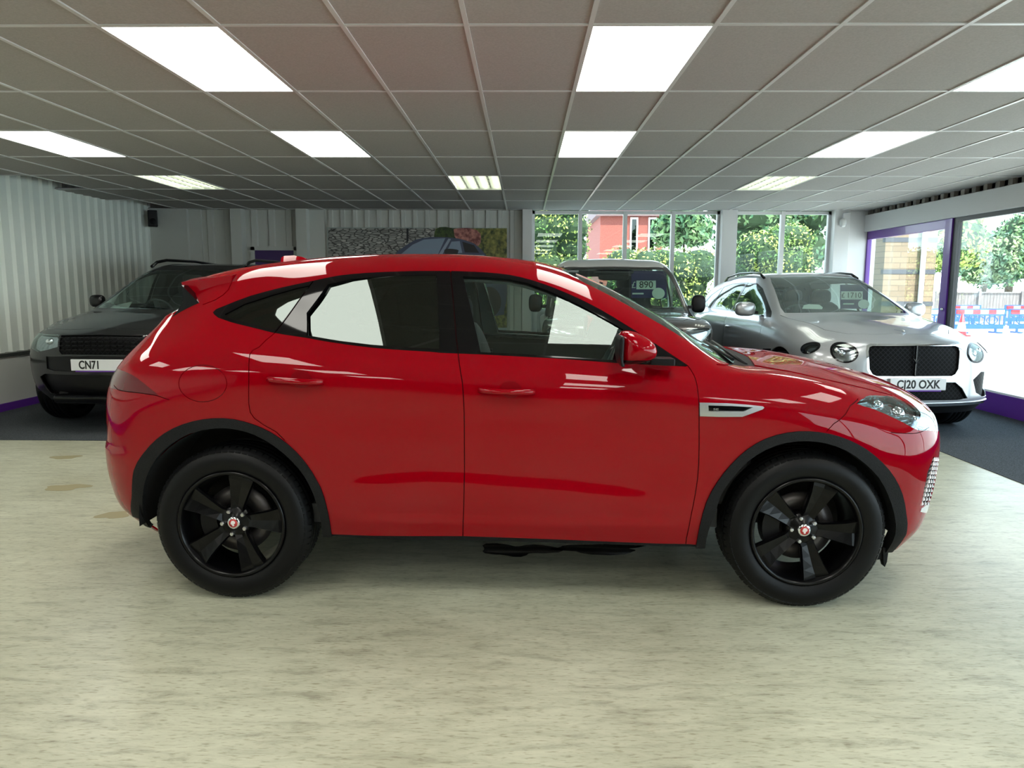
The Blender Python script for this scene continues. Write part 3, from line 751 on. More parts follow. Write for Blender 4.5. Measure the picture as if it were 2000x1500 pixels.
hl = Loft(HS, HN, HT, du=.028, subs=[4, 12, 12, 9, 8, 8, 7, 7, 6], smooth=2, warp=hero_warp)
# pull the spoiler overhang into the roof sheet later; the pixel helper looks up where a line of sight meets the near flank
HM = Matrix.Translation(HERO_O) @ Matrix.Rotation(HERO_R, 4, 'Z'); HMi = HM.inverted()
def on_hero(u, v, fb=-.9):
    o = HMi @ Vector(EYE); d = (HMi.to_3x3() @ Vector(ray(u, v))).normalized()
    h = hl.near_bvh().ray_cast(o, d)
    if h[0] is None:
        t = (fb - o.y) / d.y; p = o + d * t
        return (p.x, -p.y, p.z)
    return (h[0].x, -h[0].y, h[0].z)
def S2(pts, fb=-.9): return [(q[0], q[2]) for q in (on_hero(u, v, fb) for u, v in pts)]
def T2(pts): return [(q[0], q[1]) for q in (on_hero(u, v) for u, v in pts)]

body = hl.polys
# --- wheel arch openings and cladding
ra_o = P2(190, 780, 3.75, [(250,985),(255,905),(268,850),(262,700),(275,520),(340,400),(440,290),(560,210),(700,160),(850,138),(1000,145),(1150,185),(1280,245),(1400,330),(1500,430),(1580,540),(1640,650),(1680,780),(1705,900),(1716,1060)])
ra_i = P2(190, 780, 3.75, [(410,1060),(385,925),(350,850),(340,700),(370,560),(440,430),(540,330),(680,250),(850,212),(1000,215),(1150,255),(1300,340),(1430,450),(1520,560),(1590,700),(1630,830),(1645,900),(1650,1060)])
fa_o = P2(1340, 820, 3.846, [(68,1010),(100,800),(150,620),(230,470),(340,330),(460,220),(600,140),(760,95),(920,85),(1080,105),(1220,150),(1350,220),(1470,320),(1560,430),(1620,560),(1645,700),(1645,850),(1612,1040)])
fa_i = P2(1340, 820, 3.846, [(135,1010),(165,830),(215,700),(260,560),(350,430),(460,310),(600,220),(750,170),(900,158),(1050,175),(1200,230),(1330,320),(1440,430),(1510,560),(1555,700),(1565,850),(1545,1060)])
sil = lambda c_: c_[2] < 1.0
RAi = dens(S2(ra_i), step=.04); FAi = dens(S2(fa_i), step=.04); RAo = dens(S2(ra_o), step=.04); FAo = dens(S2(fa_o), step=.04)
_, body = cut(body, RAi, 'side'); _, body = cut(body, FAi, 'side')
clad_r, body = cut(body, RAo, 'side'); clad_f, body = cut(body, FAo, 'side')
sill_b, body = cut(body, S2([(600, 1045), (640, 1043.5), (905, 1047), (1100, 1054), (1339, 1062.5), (1385, 1066)]) + [(2.3, .1), (.45, .1)], 'side', lambda c_: c_[1] > .3)

# --- seams
W_ = .004; seams = []
def seam(pts, w_=W_, step=.05, proj='side', flt=None, raw=False):
    global body
    L = dens(pts if raw else S2(pts), step=step); q, body = ribbon(body, L, w_, proj, flt); seams.append(q); return L
sg = lambda c_: c_[1] > .25
# --- day light opening
dlo_px = P2(190, 480, 5, [(1130,650),(1160,620),(1240,588),(1500,488),(1800,408)]) + P2(400, 480, 3.846, [(640,300),(805,265),(1000,225),(1200,205),(1400,195),(1600,190),(1845,190)]) + \
    P2(860, 480, 3.333, [(150,167),(300,174),(450,190),(600,225),(750,278),(900,343),(1050,420),(1200,510),(1350,605),(1500,705),(1610,778)])
dlo_bot = P2(860, 480, 3.333, [(1600,786),(1420,777),(1130,762),(800,737),(500,720),(250,707),(0,697)]) + P2(400, 480, 3.846, [(1700,797),(1500,785),(1300,770),(1100,747),(900,717),(750,690),(600,668),(500,650),(400,625),(200,575),(100,540),(70,515)])
DLO = dens(S2(dlo_px), step=.05) + dens(S2(dlo_bot), step=.05)
dlo, body = cut(body, DLO, 'side', sg)
def pane(pts, step=.06, closed=True):
    global dlo
    poly = dens(S2(pts), True, step) if closed else S2(pts)
    q, dlo = cut(dlo, poly, 'side'); return q
qg = pane(P2(400, 480, 3.846, [(150,515),(300,437),(500,372),(690,318),(786,298),(660,468),(530,632),(400,602),(250,562),(170,536)]), closed=False)
rg_ = pane(P2(400, 480, 3.846, [(765,505),(845,400),(925,290),(1100,252),(1300,232),(1500,224),(1740,222),(1750,400),(1762,775),(1500,763),(1250,743),(1000,713),(880,694),(765,675)]), closed=False)
fg_ = pane(P2(860, 480, 3.333, [(148,200),(300,205),(450,218),(560,242),(700,292),(850,358),(1000,435),(1100,492),(1190,545),(1150,640),(1125,745),(800,722),(500,703),(262,693),(205,440)]), closed=False)
def flat_glass(polys, px, gx, gz, drop=.008):
    """even out a pane into one gentle curve with a set slope at its middle"""
    A = np.array([a for p in polys for a in p]); x, y, z = A[:, 0], A[:, 1], A[:, 2]
    F = lambda x, z: np.stack([np.ones_like(x), x, z, x * x, z * z, x * z], 1)
    c_, *_ = np.linalg.lstsq(F(x, z), y, rcond=None); p0 = on_hero(*px); X, Z = p0[0], p0[2]
    dx = gx - (c_[1] + 2 * c_[3] * X + c_[5] * Z); dz = gz - (c_[2] + 2 * c_[4] * Z + c_[5] * X); xc, zc = x.mean(), z.mean(); out = []
    for p in polys:
        q = np.array(p); xx, zz = q[:, 0], q[:, 2]; q[:, 1] = F(xx, zz) @ c_ - drop + dx * (xx - xc) + dz * (zz - zc)
        fx = c_[1] + 2 * c_[3] * xx + c_[5] * zz + dx; fz = c_[2] + 2 * c_[4] * zz + c_[5] * xx + dz
        n_ = np.stack([-fx, np.ones_like(fx), -fz], 1); q[:, 3:6] = n_ / np.linalg.norm(n_, axis=1, keepdims=True); out.append(list(q))
    return out
fg_ = flat_glass(fg_, (1150, 615), -.0507, -.415); rg_ = flat_glass(rg_, (665, 613), .0925, -.399)
q, dlo = ribbon(dlo, S2(P2(400, 480, 3.846, [(812, 270), (530, 650)])), .006, 'side'); seams.append(q)
q, dlo = ribbon(dlo, S2([(880, 529), (884, 571), (891, 659), (896, 700)]), .006, 'side'); seams.append(q)
# --- door seams
fd_front = [(1343,714),(1349,722),(1356,734),(1361,752),(1365,786),(1365.5,870),(1363,930),(1358,965),(1350,1005),(1341,1050),(1339,1066)]
mid = [(894.5,688),(896,702),(899,722),(903,746),(906,790),(907,850),(907,930),(906,980),(904.5,1020),(904,1052)]
rd_rear = [(537,650),(520,664),(506,678),(494,684),(488,692),(486,712),(486,742),(486,790),(489,806),(497,817),(515,830),(540,844),(556,860)]
sFD, sMD, sRD = seam(fd_front), seam(mid), seam(rd_rear, step=.03)
# roof / hood / bumper / tailgate seams
seam([(1400,712),(1440,711),(1480,715),(1540,725),(1593,737),(1657,751),(1743,772)])
seam([(1676,779),(1660,793),(1652,808),(1640,820),(1628,828),(1615,842)], step=.03)
fl = [(396 + 47 * math.cos(2 * math.pi * k / 28), 749 + 36 * math.sin(2 * math.pi * k / 28)) for k in range(29)]
flap_seam, body = ribbon(body, S2(fl), .0028, 'side'); seams.append(flap_seam)
flap, body = cut(body, S2(fl[:-1]), 'side', sg)
seam([(456,538),(452,552),(446,566),(436,576),(420,586),(396,595)], step=.03)
seam([(202,757),(230,761),(268,767),(308,773),(330,781)], step=.03, w_=.004)
seam([(1740,845),(1790,846),(1838,843)], step=.03, w_=.003)
rwk, body = cut(body, [(-.22,1.375),(-.36,1.325),(-.43,1.29),(-.49,1.245),(-.66,1.155),(-.80,1.08),(-.95,1.08),(-.95,1.49),(-.33,1.49),(-.29,1.46)], 'side')
# --- lamps, vent, intake
tl, body = cut(body, dens(S2([(196,716),(215,717),(232,721),(258,732),(280,748),(300,764),(309,771),(268,766.5),(216,757.5),(196,754)], -.5), True, .03), 'side')
hlp = dens(S2([(1673,788),(1691,774.5),(1720,773),(1745,775),(1765,784),(1782,793),(1800,799),(1821,806),(1834,818),(1839,830),(1835,838),(1813,841),(1792,840),(1769,828),(1730,809),(1700,797)], -.55), True, .03)
hlmp, body = cut(body, hlp, 'side')
vo = S2(P2(1340, 640, 3.846, [(100,562),(300,567),(450,578),(575,591),(585,601),(570,615),(500,640),(420,668),(250,668),(100,663)]))
vent, body = cut(body, vo, 'side')
vi = S2(P2(1340, 640, 3.846, [(165,583),(340,588),(500,598),(430,628),(168,625)])); vent_in, vent = cut(vent, vi, 'side')
ik = S2(P2(1340, 820, 3.846, [(1858,278),(1888,285),(1884,360),(1866,480),(1838,596),(1800,642),(1765,644),(1788,520),(1815,390)]), -.6)
intake, body = cut(body, ik, 'side')
# --- windscreen, cowl (plan outlines)
WS = [(1.60, 0), (1.60, .30), (1.575, .50), (1.62, .575), (1.85, .655), (2.10, .712), (2.34, .735), (2.40, .66), (2.47, .35), (2.49, 0), (2.49, -.05), (1.6, -.05)]
wscr, body = cut(body, dens(WS[:10], step=.08) + WS[10:], 'top', lambda c_: c_[2] > 1.05)
CW = [(2.40, .66), (2.47, .35), (2.49, -.05), (2.57, -.05), (2.555, .35), (2.50, .66), (2.42, .735), (2.34, .735)]
cowl, body = cut(body, CW, 'top', lambda c_: c_[2] > 1.0)
# split roof, bonnet, doors, wings
roofp, body = cut(body, [(-.12, -.05), (1.62, -.05), (1.62, .575), (1.2, .572), (.45, .58), (-.12, .59)], 'top', lambda c_: c_[2] > 1.45)
bon, body = cut(body, [(2.4, -.05), (3.6, -.05), (3.6, .62), (3.3, .62), (3.05, .70), (2.85, .76), (2.6, .80), (2.45, .80), (2.34, .735)], 'top', lambda c_: c_[2] > .86)
fdoor = [q for q in S2(fd_front)] ; 
fd_poly = sFD + [(2.1, .2), (1.13, .2)] + sMD[::-1] + [(1.13, 1.25), (2.16, 1.25)]
fdr, body = cut(body, fd_poly, 'side', lambda c_: c_[1] > .8)
rd_poly = sMD + [(1.13, .2), (.5, .2)] + [p for p in S2([(640, 1046), (620, 960), (590, 893), (556, 860)])] + sRD[::-1] + [(.25, 1.33), (1.13, 1.25)]
rdr, body = cut(body, rd_poly, 'side', lambda c_: c_[1] > .8)
sx_ = S2([(1615, 842)])[0][0]
fbp, body = cut(body, [(sx_, S2([(1615, 842)])[0][1])] + S2([(1628,828),(1640,820),(1652,808),(1660,793),(1676,779)]) + [(3.0, .99), (3.7, .99), (3.7, .1), (2.9, .1), (2.9, .84)], 'side')
wing, body = cut(body, [(2.05, .1), (3.3, .1), (3.3, 1.2), (2.05, 1.12)], 'side', lambda c_: c_[1] > .55)
tgt, body = cut(body, [(-.95, -.1), (-.95, .50), (-.50, .56), (-.12, .56), (-.12, -.1)], 'top', lambda c_: c_[2] > .86 and c_[0] < -.2 and c_[2] < 1.49)
tgl, tgt = cut(tgt, [(-.1, 1.14), (.50, 1.14), (.50, 1.46), (-.1, 1.46)], 'front')
rbm, body = cut(body, [(-1, .1), (-.3, .1), (-.3, .80), (-1, .80)], 'side', lambda c_: c_[2] < .72 or c_[1] < .6)
R_ = M['red']
emit('roof', roofp, R_, hero, side='both'); emit('bonnet', bon, R_, hero, side='both', skirt=.012)
emit('windscreen', wscr, M['glass_screen'], hero, side='both', off=-.002, skirt=0)
emit('cowl', cowl, M['black_plastic'], hero, side='both', off=-.006)
emit('tailgate', tgt + tgl, R_, hero, side='both'); emit('rear_window', rwk, M['black_gloss'], hero, side='both', off=-.002, skirt=0)
emit('rear_bumper', rbm, R_, hero, side='both'); fb_ = emit('front_bumper', fbp, R_, hero, side='both')
for sd in ('near', 'far'):
    emit('body_side', body, R_, hero, side=sd); emit('front_wing', wing, R_, hero, side=sd)
    fd = emit('front_door', fdr, R_, hero, side=sd); rd = emit('rear_door', rdr, R_, hero, side=sd)
    if sd == 'near': near_fd, near_rd = fd, rd
    emit('window_surround', dlo, M['black_gloss'], hero, side=sd, off=.0005, skirt=.02)
    emit('window_glass', fg_, M['glass_clear'], fd, side=sd, off=-.005, skirt=0)
    emit('window_glass', rg_, M['glass_dark'], rd, side=sd, off=-.005, skirt=0)
    emit('quarter_glass', qg, M['glass_dark'], hero, side=sd, off=-.004, skirt=0)
    emit('arch_cladding', clad_r, M['black_plastic'], hero, side=sd, off=.008, skirt=.022)
    emit('arch_cladding', clad_f, M['black_plastic'], hero, side=sd, off=.008, skirt=.05)
    emit('sill_trim', sill_b, M['black_plastic'], hero, side=sd, off=-.003, skirt=.03)
    for q in seams: emit('panel_gap', q, M['seam'], hero, side=sd, off=-.007, skirt=0)
    if sd == 'near': emit('fuel_flap', flap, R_, hero, side=sd, off=-.001)
    else: emit('quarter_panel', flap, R_, hero, side=sd)
    t_ = emit('tail_lamp', tl, M['lens_red'], hero, side=sd, off=-.001)
    v_ = emit('wing_vent', vent, M['satin_metal'], hero, side=sd, off=.006, skirt=.012)
    emit('vent_inset', vent_in, M['black_gloss'], v_, side=sd, off=-.006)
    i_ = emit('bumper_intake', intake, M['black_satin'], fb_, side=sd, off=-.02)
    h_ = emit('headlamp', hlmp, M['lamp_glass'] if 'lamp_glass' in M else M['glass_clear'], hero, side=sd, off=.001, skirt=.01)
    emit('reflector', hlmp, M['lamp_inner'] if 'lamp_inner' in M else M['satin_metal'], h_, side=sd, off=-.028, skirt=0)
# ---- fittings of the red car
def LPt(u, v, y):
    """point on the car's own plane y = const along a line of sight"""
    o = HMi @ Vector(EYE); d = HMi.to_3x3() @ Vector(ray(u, v)); t = (y - o.y) / d.y; p = o + d * t
    return p
def SL(pts, y): return [(p.x, p.z) for p in (LPt(u, v, y) for u, v in pts)]
# inner skins so the cabin is trimmed
emit('headlining', roofp, M['cabin'], hero, side='both', off=-.035, skirt=0)
for sd in ('near', 'far'):
    emit('door_card', fdr, M['cabin'], near_fd if sd == 'near' else fd, side=sd, off=-.03, skirt=.03)
    emit('door_card', rdr, M['cabin'], near_rd if sd == 'near' else rd, side=sd, off=-.03, skirt=.03)
    emit('pillar_trim', dlo, M['cabin_grey'], hero, side=sd, off=-.03, skirt=.01)
    emit('inner_panel', body, M['void'], hero, side=sd, off=-.05, skirt=0)
# wheels
wr = make_wheel(ang=math.radians(6), brake=.16); wr.name = 'wheel'; wf = copy_tree(wr)
WY = .93 - .235 / 2
for o, x, sgn in ((wr, 0.035, -1), (wf, 2.688, -1)): o.parent = hero; o.location = (x, sgn * (WY), .367); 
wr2 = copy_tree(wr, hero); wf2 = copy_tree(wr, hero)
for o, x in ((wr2, .02), (wf2, 2.675)): o.location = (x, WY, .367); o.rotation_euler = (0, 0, math.pi)
wf.rotation_euler = (0, math.radians(7), math.radians(0))
# arch liners and underbody
for x in (.03, 2.66):
    for sg_ in (-1, 1):
        b = MB(); n = 24; v = []; f = []
        for k in range(n + 1):
            t = math.radians(-4 + 188 * k / n)
            for y in (.50, .885 if x < 1 else .87): v.append((x + .455 * math.cos(t), sg_ * y, .37 + .455 * math.sin(t)))
        f = [(2 * k, 2 * k + 1, 2 * k + 3, 2 * k + 2) for k in range(n)]; b.add(v, f, True)
        b.add([v[2 * k] for k in range(n + 1)], [tuple(range(n + 1))]); b.build('arch_liner', M['void'], hero)
b = MB(); b.box((-.42, -.5, .27), (3.1, .5, .36)); b.box((.6, -.84, .30), (2.15, .84, .36)); b.build('underbody', M['void'], hero)
b = MB(); b.tube([(2.35, .3, .22), (1.6, .3, .20), (.6, .3, .21), (.3, .0, .24), (-.5, .0, .27)], .035, 10); b.build('exhaust_pipe', M['steel'], hero)
b = MB(); b.prism([(3.06, .20), (3.10, .205), (3.095, .24), (3.06, .285), (3.05, .285)], -.82, -.72, 'xz'); b.build('air_deflector', M['black_plastic'], hero)
p = LPt(1722, 1085, -.80)
b = MB(); b.prism([(p.x - .012, p.z + .05), (p.x + .016, p.z + .05), (p.x + .012, p.z - .02), (p.x + .004, p.z - .045), (p.x - .004, p.z - .02)], -.83, -.79, 'xz'); b.build('air_deflector', M['black_plastic'], hero)
# spoiler
tip = SL([(352, 551.5), (354, 557), (372, 575), (394, 596), (420, 586), (436, 576), (446, 566), (452, 552), (455, 537)], -.645)
NY = 17; v = []; f = []; n = len(tip)
for i in range(NY):
    yy = -.645 + 1.29 * i / (NY - 1); q = 1 - (yy / .645) ** 2
    for k, (x, z) in enumerate(tip):
        back = .05 * q if k < 3 else 0
        zz = z + .042 * q if k in (0, 1, 7, 8) else z - .0 * q
        v.append((x - back, yy * (1 if k > 2 else 1 - .01), zz))
for i in range(NY - 1):
    for k in range(n): f.append((i * n + k, i * n + (k + 1) % n, (i + 1) * n + (k + 1) % n, (i + 1) * n + k))
b = MB(); b.add(v, f); sp_ = [tuple(v[k]) for k in range(n)]; tr = tessellate_polygon([[Vector((p[0], p[1], 0)) for p in tip]])
b.add(v[:n], [tuple(t) for t in tr]); b.add(v[-n:], [tuple(t) for t in tr])
spo = b.build('rear_spoiler', R_, hero, bevel=.004)
for sg_ in (-1, 1):
    b = MB(); fin = SL([(355, 557), (373, 575), (394, 596), (365, 608), (336, 619), (349, 604), (357, 590), (357, 572)], -.70)
    b.prism(fin, min(sg_ * .50, sg_ * .702), max(sg_ * .50, sg_ * .702), 'xz'); b.build('spoiler_fin', M['black_gloss'], spo)
# shark-fin aerial
fp = SL([(550, 521), (551, 503), (556, 500), (575, 499), (592, 502), (603, 508), (609, 519)], 0)
b = MB(); v = []; n = len(fp)
for w_, sc in ((-.034, .0), (-.012, 1), (.012, 1), (.034, .0)):
    for x, z in fp: zb = fp[0][1]; v.append((x, w_, zb + (z - zb) * sc))
f = [(i * n + k, i * n + k + 1, (i + 1) * n + k + 1, (i + 1) * n + k) for i in range(3) for k in range(n - 1)]
b.add(v, f, True); b.build('roof_aerial', R_, hero)
# door handles: cup and grab bar
def handle(pts_bar, cup, door, sg_):
    a = Vector(on_hero(*pts_bar[0])); c = Vector(on_hero(*pts_bar[1]))
    b = MB(); n = 14; v = []; f = []; ring = 10
    for i in range(n + 1):
        t = i / n; q = a.lerp(c, t); o = .006 + .030 * math.sin(math.pi * min(max(t, .0), 1)) ** .5; hh = .0145 * (1 - .25 * abs(2 * t - 1) ** 4); dd = .008 + .006 * math.sin(math.pi * t)
        for k in range(ring):
            w_ = 2 * math.pi * k / ring; v.append((q.x, sg_ * (q.y + o + dd * math.cos(w_)), q.z + hh * math.sin(w_)))
    for i in range(n):
        for k in range(ring): f.append((i * ring + k, i * ring + (k + 1) % ring, (i + 1) * ring + (k + 1) % ring, (i + 1) * ring + k))
    b.add(v, f, True); b.add(v[:ring], [tuple(range(ring))]); b.add(v[-ring:], [tuple(range(ring))])
    h = b.build('door_handle', R_, door)
    cc = Vector(on_hero(*cup[0])); r = cup[1]
    b = MB(); v = []; f = []; R2 = [(1.0, .0012), (.9, .0016), (.6, .002), (.0, .0022)]
    for q_, o in R2:
        for k in range(24): w_ = 2 * math.pi * k / 24; v.append((cc.x + r * q_ * math.cos(w_), sg_ * (cc.y + o), cc.z + r * .85 * q_ * math.sin(w_)))
    for i in range(3):
        for k in range(24): f.append((i * 24 + k, i * 24 + (k + 1) % 24, (i + 1) * 24 + (k + 1) % 24, (i + 1) * 24 + k))
    b.add(v, f, True); b.build('handle_cup', M['cup_red'], door)
M['cup_red'] = mat('red_paint_cup_shade', (0.20, 0.0, 0.004), 0.4, 0, .15, .1)  # darker copy of the body red, stands in for shade inside the cup
for sg_, fdo, rdo in ((-1, near_fd, near_rd), (1, fd, rd)):
    handle(((522, 740), (633, 746)), ((588, 741), .048), rdo, sg_)
    handle(((935, 762), (1045, 765)), ((997, 762), .048), fdo, sg_)
# chrome outline of the window line
# mirrors
mc = LPt(1243, 682, -1.03)
for sg_ in (-1, 1):
    root = empty('door_mirror', (0, 0, 0)); root.parent = hero
    def shell(z0, z1, name, m_):
        b = MB(); prof = P2(860, 480, 3.333, [(1160,700),(1165,640),(1172,580),(1190,560),(1225,556),(1280,566),(1330,588),(1380,622),(1405,660),(1412,700),(1400,728),(1370,745),(1300,765),(1220,775),(1170,765)])
        pr = SL(prof, -1.03); cx = sum(p[0] for p in pr) / len(pr); cz = sum(p[1] for p in pr) / len(pr); pr = dens(pr, True, .012); n = len(pr); v = []; f = []
        for s_, yy in ((.0, 1.128), (.35, 1.124), (.62, 1.112), (.82, 1.09), (.94, 1.06), (1, 1.02), (1.0, .97), (.93, .93), (.8, .905), (.0, .90)):
            for x, z in pr: v.append((cx + (x - cx) * s_, sg_ * yy, cz + (z - cz) * s_))
        m2 = 10
        for i in range(m2 - 1):
            for k in range(n): f.append((i * n + k, i * n + (k + 1) % n, (i + 1) * n + (k + 1) % n, (i + 1) * n + k))
        b.add(v, f, True); o = b.build(name, m_, root)
        me = o.data; bm = bmesh.new(); bm.from_mesh(me)
        for (co, no) in (((0, 0, z0), (0, 0, -1)), ((0, 0, z1), (0, 0, 1))):
            bmesh.ops.bisect_plane(bm, geom=bm.verts[:] + bm.edges[:] + bm.faces[:], plane_co=co, plane_no=no, clear_outer=True)
        bm.to_mesh(me); bm.free()
        return o
    zs = LPt(1243, 701, -1.03).z
    shell(zs, 3, 'mirror_cap', R_); shell(0, zs, 'mirror_base', M['black_satin'])
    # mirror glass housing at the rear edge, arm
    e = SL(P2(860, 480, 3.333, [(1150, 590), (1172, 572), (1180, 600), (1172, 740), (1185, 772), (1160, 775), (1146, 700)]), -1.0)
    b = MB(); b.prism(e, *sorted((sg_ * .925, sg_ * 1.118)), 'xz'); b.build('mirror_bezel', M['black_satin'], root, bevel=.016)
    b = MB(); a_ = LPt(1290, 705, -.93); b.prism([(a_.x - .05, a_.z - .015), (a_.x + .06, a_.z - .02), (a_.x + .06, a_.z + .012), (a_.x - .05, a_.z + .015)], *sorted((sg_ * .86, sg_ * .96)), 'xz'); b.build('mirror_arm', M['black_satin'], root, bevel=.005)
# wipers
for y0, y1 in ((-.62, -.05), (.05, .60)):
    b = MB(); b.tube([(2.47, y0, 1.10), (2.43, (y0 + y1) / 2, 1.155), (2.44, y1, 1.172)], .009, 8); b.tube([(2.40, y0 - .02, 1.128), (2.36, y0 * .3 + y1 * .7, 1.185)], .008, 6); b.build('wiper', M['black_satin'], hero)
# intake teeth
tp = []
for i in range(11):
    t = i / 10
    for j in range(3):
        x = 1862 - 86 * t ** 1.15 + (j - .6) * 22 * (.55 + .45 * t) + 6; y = 292 + 330 * t
        tp.append(Vector(on_hero(x / 3.846 + 1340, y / 3.846 + 820, -.6)))
for sg_ in (-1, 1):
    teeth = MB()
    for p in tp: teeth.add([(p.x - .011, sg_ * (p.y - .004), p.z - .010), (p.x + .012, sg_ * (p.y - .004), p.z - .010), (p.x + .005, sg_ * (p.y - .001), p.z + .008), (p.x, sg_ * (p.y + .008), p.z - .011)], [(0, 1, 2), (0, 3, 1), (1, 3, 2), (0, 2, 3)])
    teeth.build('intake_mesh', M['bright_teeth'], fb_)
q_, _ = cut(fbp, S2(P2(1340, 820, 3.846, [(1758, 690), (1765, 665), (1800, 640), (1838, 622), (1860, 640), (1855, 670), (1830, 690), (1790, 697)]), -.6), 'side')
emit('fog_lamp_trim', q_, M['chrome'], fb_, side='near', off=.002, skirt=.002); emit('fog_lamp_trim', q_, M['chrome'], fb_, side='far', off=.002, skirt=.002)
# headlamp innards
for sg_ in (-1, 1):
    for (u, v, r) in ((1735, 797, .030), (1775, 812, .034), (1806, 826, .026)):
        p = on_hero(u, v, -.6); b = MB(); b.ball((p[0] - .03, sg_ * (p[1] - .05), p[2]), r, 16, 10); b.build('projector', M['chrome'], hero)
# badge in the vent
a_ = Vector(on_hero(1398, 799)); text('vent_badge', 'SE', .013, M['satin_metal'], hero, frame_mtx((a_.x + .0, -(a_.y + .003), a_.z - .001), (1, 0, 0), (0, 0, 1)), sx=2.0)
# cabin
cb = M['cabin']
b = MB(); b.box((.3, -.85, .36), (2.3, .85, .45)); b.box((-.45, -.60, .8), (.5, .60, .9)); b.build('cabin_floor', cb, hero)
b = MB(); b.prism([(1.95, .45), (2.45, .45), (2.5, 1.05), (2.38, 1.06), (2.05, 1.075), (1.90, 1.0), (1.88, .8)], -.80, .80, 'xz'); b.build('dashboard', cb, hero, bevel=.02)
def seat(x, y, w_=.50):
    r = empty('seat', (x, y, .45)); r.parent = hero
    b = MB(); b.ball((0, 0, .13), (.27, w_ / 2, .12), 20, 10, .6); b.build('seat_cushion', M['seat'], r)
    b = MB(); b.ball((0, 0, 0), (.09, w_ / 2, .36), 20, 12, .6); xf(b, Matrix.Translation((-.30, 0, .46)) @ Matrix.Rotation(-.30, 4, 'Y')); b.build('seat_back', M['seat'], r)
    b = MB(); b.ball((-.42, 0, .86), (.06, .13, .10), 16, 10, .7); b.tube([(-.40, -.06, .7), (-.42, -.06, .85)], .008); b.tube([(-.40, .06, .7), (-.42, .06, .85)], .008); b.build('headrest', M['seat'], r)
seat(1.42, -.37); seat(1.42, .37); seat(.65, -.33, .62); seat(.65, .33, .62)
b = MB(); n = 40
pts = [Vector((1.86 + .05 * math.cos(0) , 0, 0)) for _ in range(1)]
ring = []
for k in range(n): t = 2 * math.pi * k / n; ring.append((.185 * math.cos(t), .185 * math.sin(t), 0))
v = []; f = []
for k in range(n):
    t = 2 * math.pi * k / n
    for j in range(8): u_ = 2 * math.pi * j / 8; rr = .185 + .015 * math.cos(u_); v.append((rr * math.cos(t), rr * math.sin(t), .015 * math.sin(u_)))
for k in range(n):
    for j in range(8): f.append((k * 8 + j, k * 8 + (j + 1) % 8, ((k + 1) % n) * 8 + (j + 1) % 8, ((k + 1) % n) * 8 + j))
b.add(v, f, True); b.box((-.18, -.02, -.012), (.18, .02, .008)); b.box((-.02, -.18, -.012), (.02, .0, .008)); b.ball((0, 0, 0), (.06, .07, .03), 12, 8)
xf(b, Matrix.Translation((1.80, -.37, 1.02)) @ Matrix.Rotation(math.radians(-66), 4, 'Y')); b.build('steering_wheel', M['cabin_grey'], hero)
b = MB(); b.ball((1.78, 0, 1.43), (.02, .12, .04), 14, 8, .6); b.tube([(1.80, 0, 1.45), (1.82, 0, 1.50)], .01); b.build('interior_mirror', M['black_satin'], hero)
for sg_ in (-.33, .33):
    b = MB(); b.box((1.50, sg_ - .15, 1.545), (1.66, sg_ + .15, 1.555)); xf(b, Matrix.Identity(4)); b.build('sun_visor', M['cabin_grey'], hero)
# ================================================================== outside
M['pave'] = mat('pale_concrete', (0.62, 0.61, 0.58), 0.8)
noisecol(M['pave'], 6, (0.55, 0.54, 0.5), (0.68, 0.67, 0.64))
b = MB(); b.box((-30, YF - 10, -.12), (80, 90, -.045)); S_(b.build('ground', M['pave']))
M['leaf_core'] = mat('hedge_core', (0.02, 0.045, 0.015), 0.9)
def leafmat(name, c1, c2, sc=2.5):
    m = mat(name, c1, 0.5, spec=0.3); noisecol(m, sc, c1, c2, lo=.40, hi=.60, detail=3); return m
M['leaf_a'] = leafmat('leaves_fresh', (0.09, 0.19, 0.05), (0.42, 0.48, 0.12))
M['leaf_b'] = leafmat('leaves_blue_green', (0.04, 0.12, 0.06), (0.16, 0.26, 0.10))
M['leaf_c'] = leafmat('leaves_far', (0.10, 0.20, 0.12), (0.30, 0.36, 0.16), .8)
M['bark'] = mat('bark', (0.09, 0.065, 0.045), 0.9)
def foliage(name, blobs, n, size, m, parent=None, seed=1, core=True):
    """leafy volume: blobs are (centre, radii); leaves sit near the blob skins"""
    rr = np.random.default_rng(seed); B = MB()
    vol = np.array([b_[1][0] * b_[1][2] for b_ in blobs]); pr = vol / vol.sum(); V = []; F = []
    idx = rr.choice(len(blobs), n, p=pr)
    for i in idx:
        c_, r_ = blobs[i]; d = rr.normal(size=3); d /= np.linalg.norm(d); q = rr.uniform(.82, 1.08)
        p = np.array(c_) + d * np.array(r_) * q
        if p[2] < 0: continue
        t = rr.normal(size=3); t /= np.linalg.norm(t); nrm = d * .8 + rr.normal(size=3) * .6; a = np.cross(nrm, t); a /= np.linalg.norm(a) + 1e-9
        t2 = np.cross(a, nrm); t2 /= np.linalg.norm(t2) + 1e-9; s_ = size * rr.uniform(.6, 1.3); k = len(V)
        V += [tuple(p - t2 * s_), tuple(p + a * s_ * .45), tuple(p + t2 * s_), tuple(p - a * s_ * .45)]; F.append((k, k + 1, k + 2, k + 3))
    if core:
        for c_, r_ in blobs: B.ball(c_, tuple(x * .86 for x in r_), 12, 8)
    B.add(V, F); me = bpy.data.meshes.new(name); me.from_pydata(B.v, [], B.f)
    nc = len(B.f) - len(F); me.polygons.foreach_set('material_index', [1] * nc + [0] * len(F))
    o = link(name, me, [m, M['leaf_core']], parent); return o
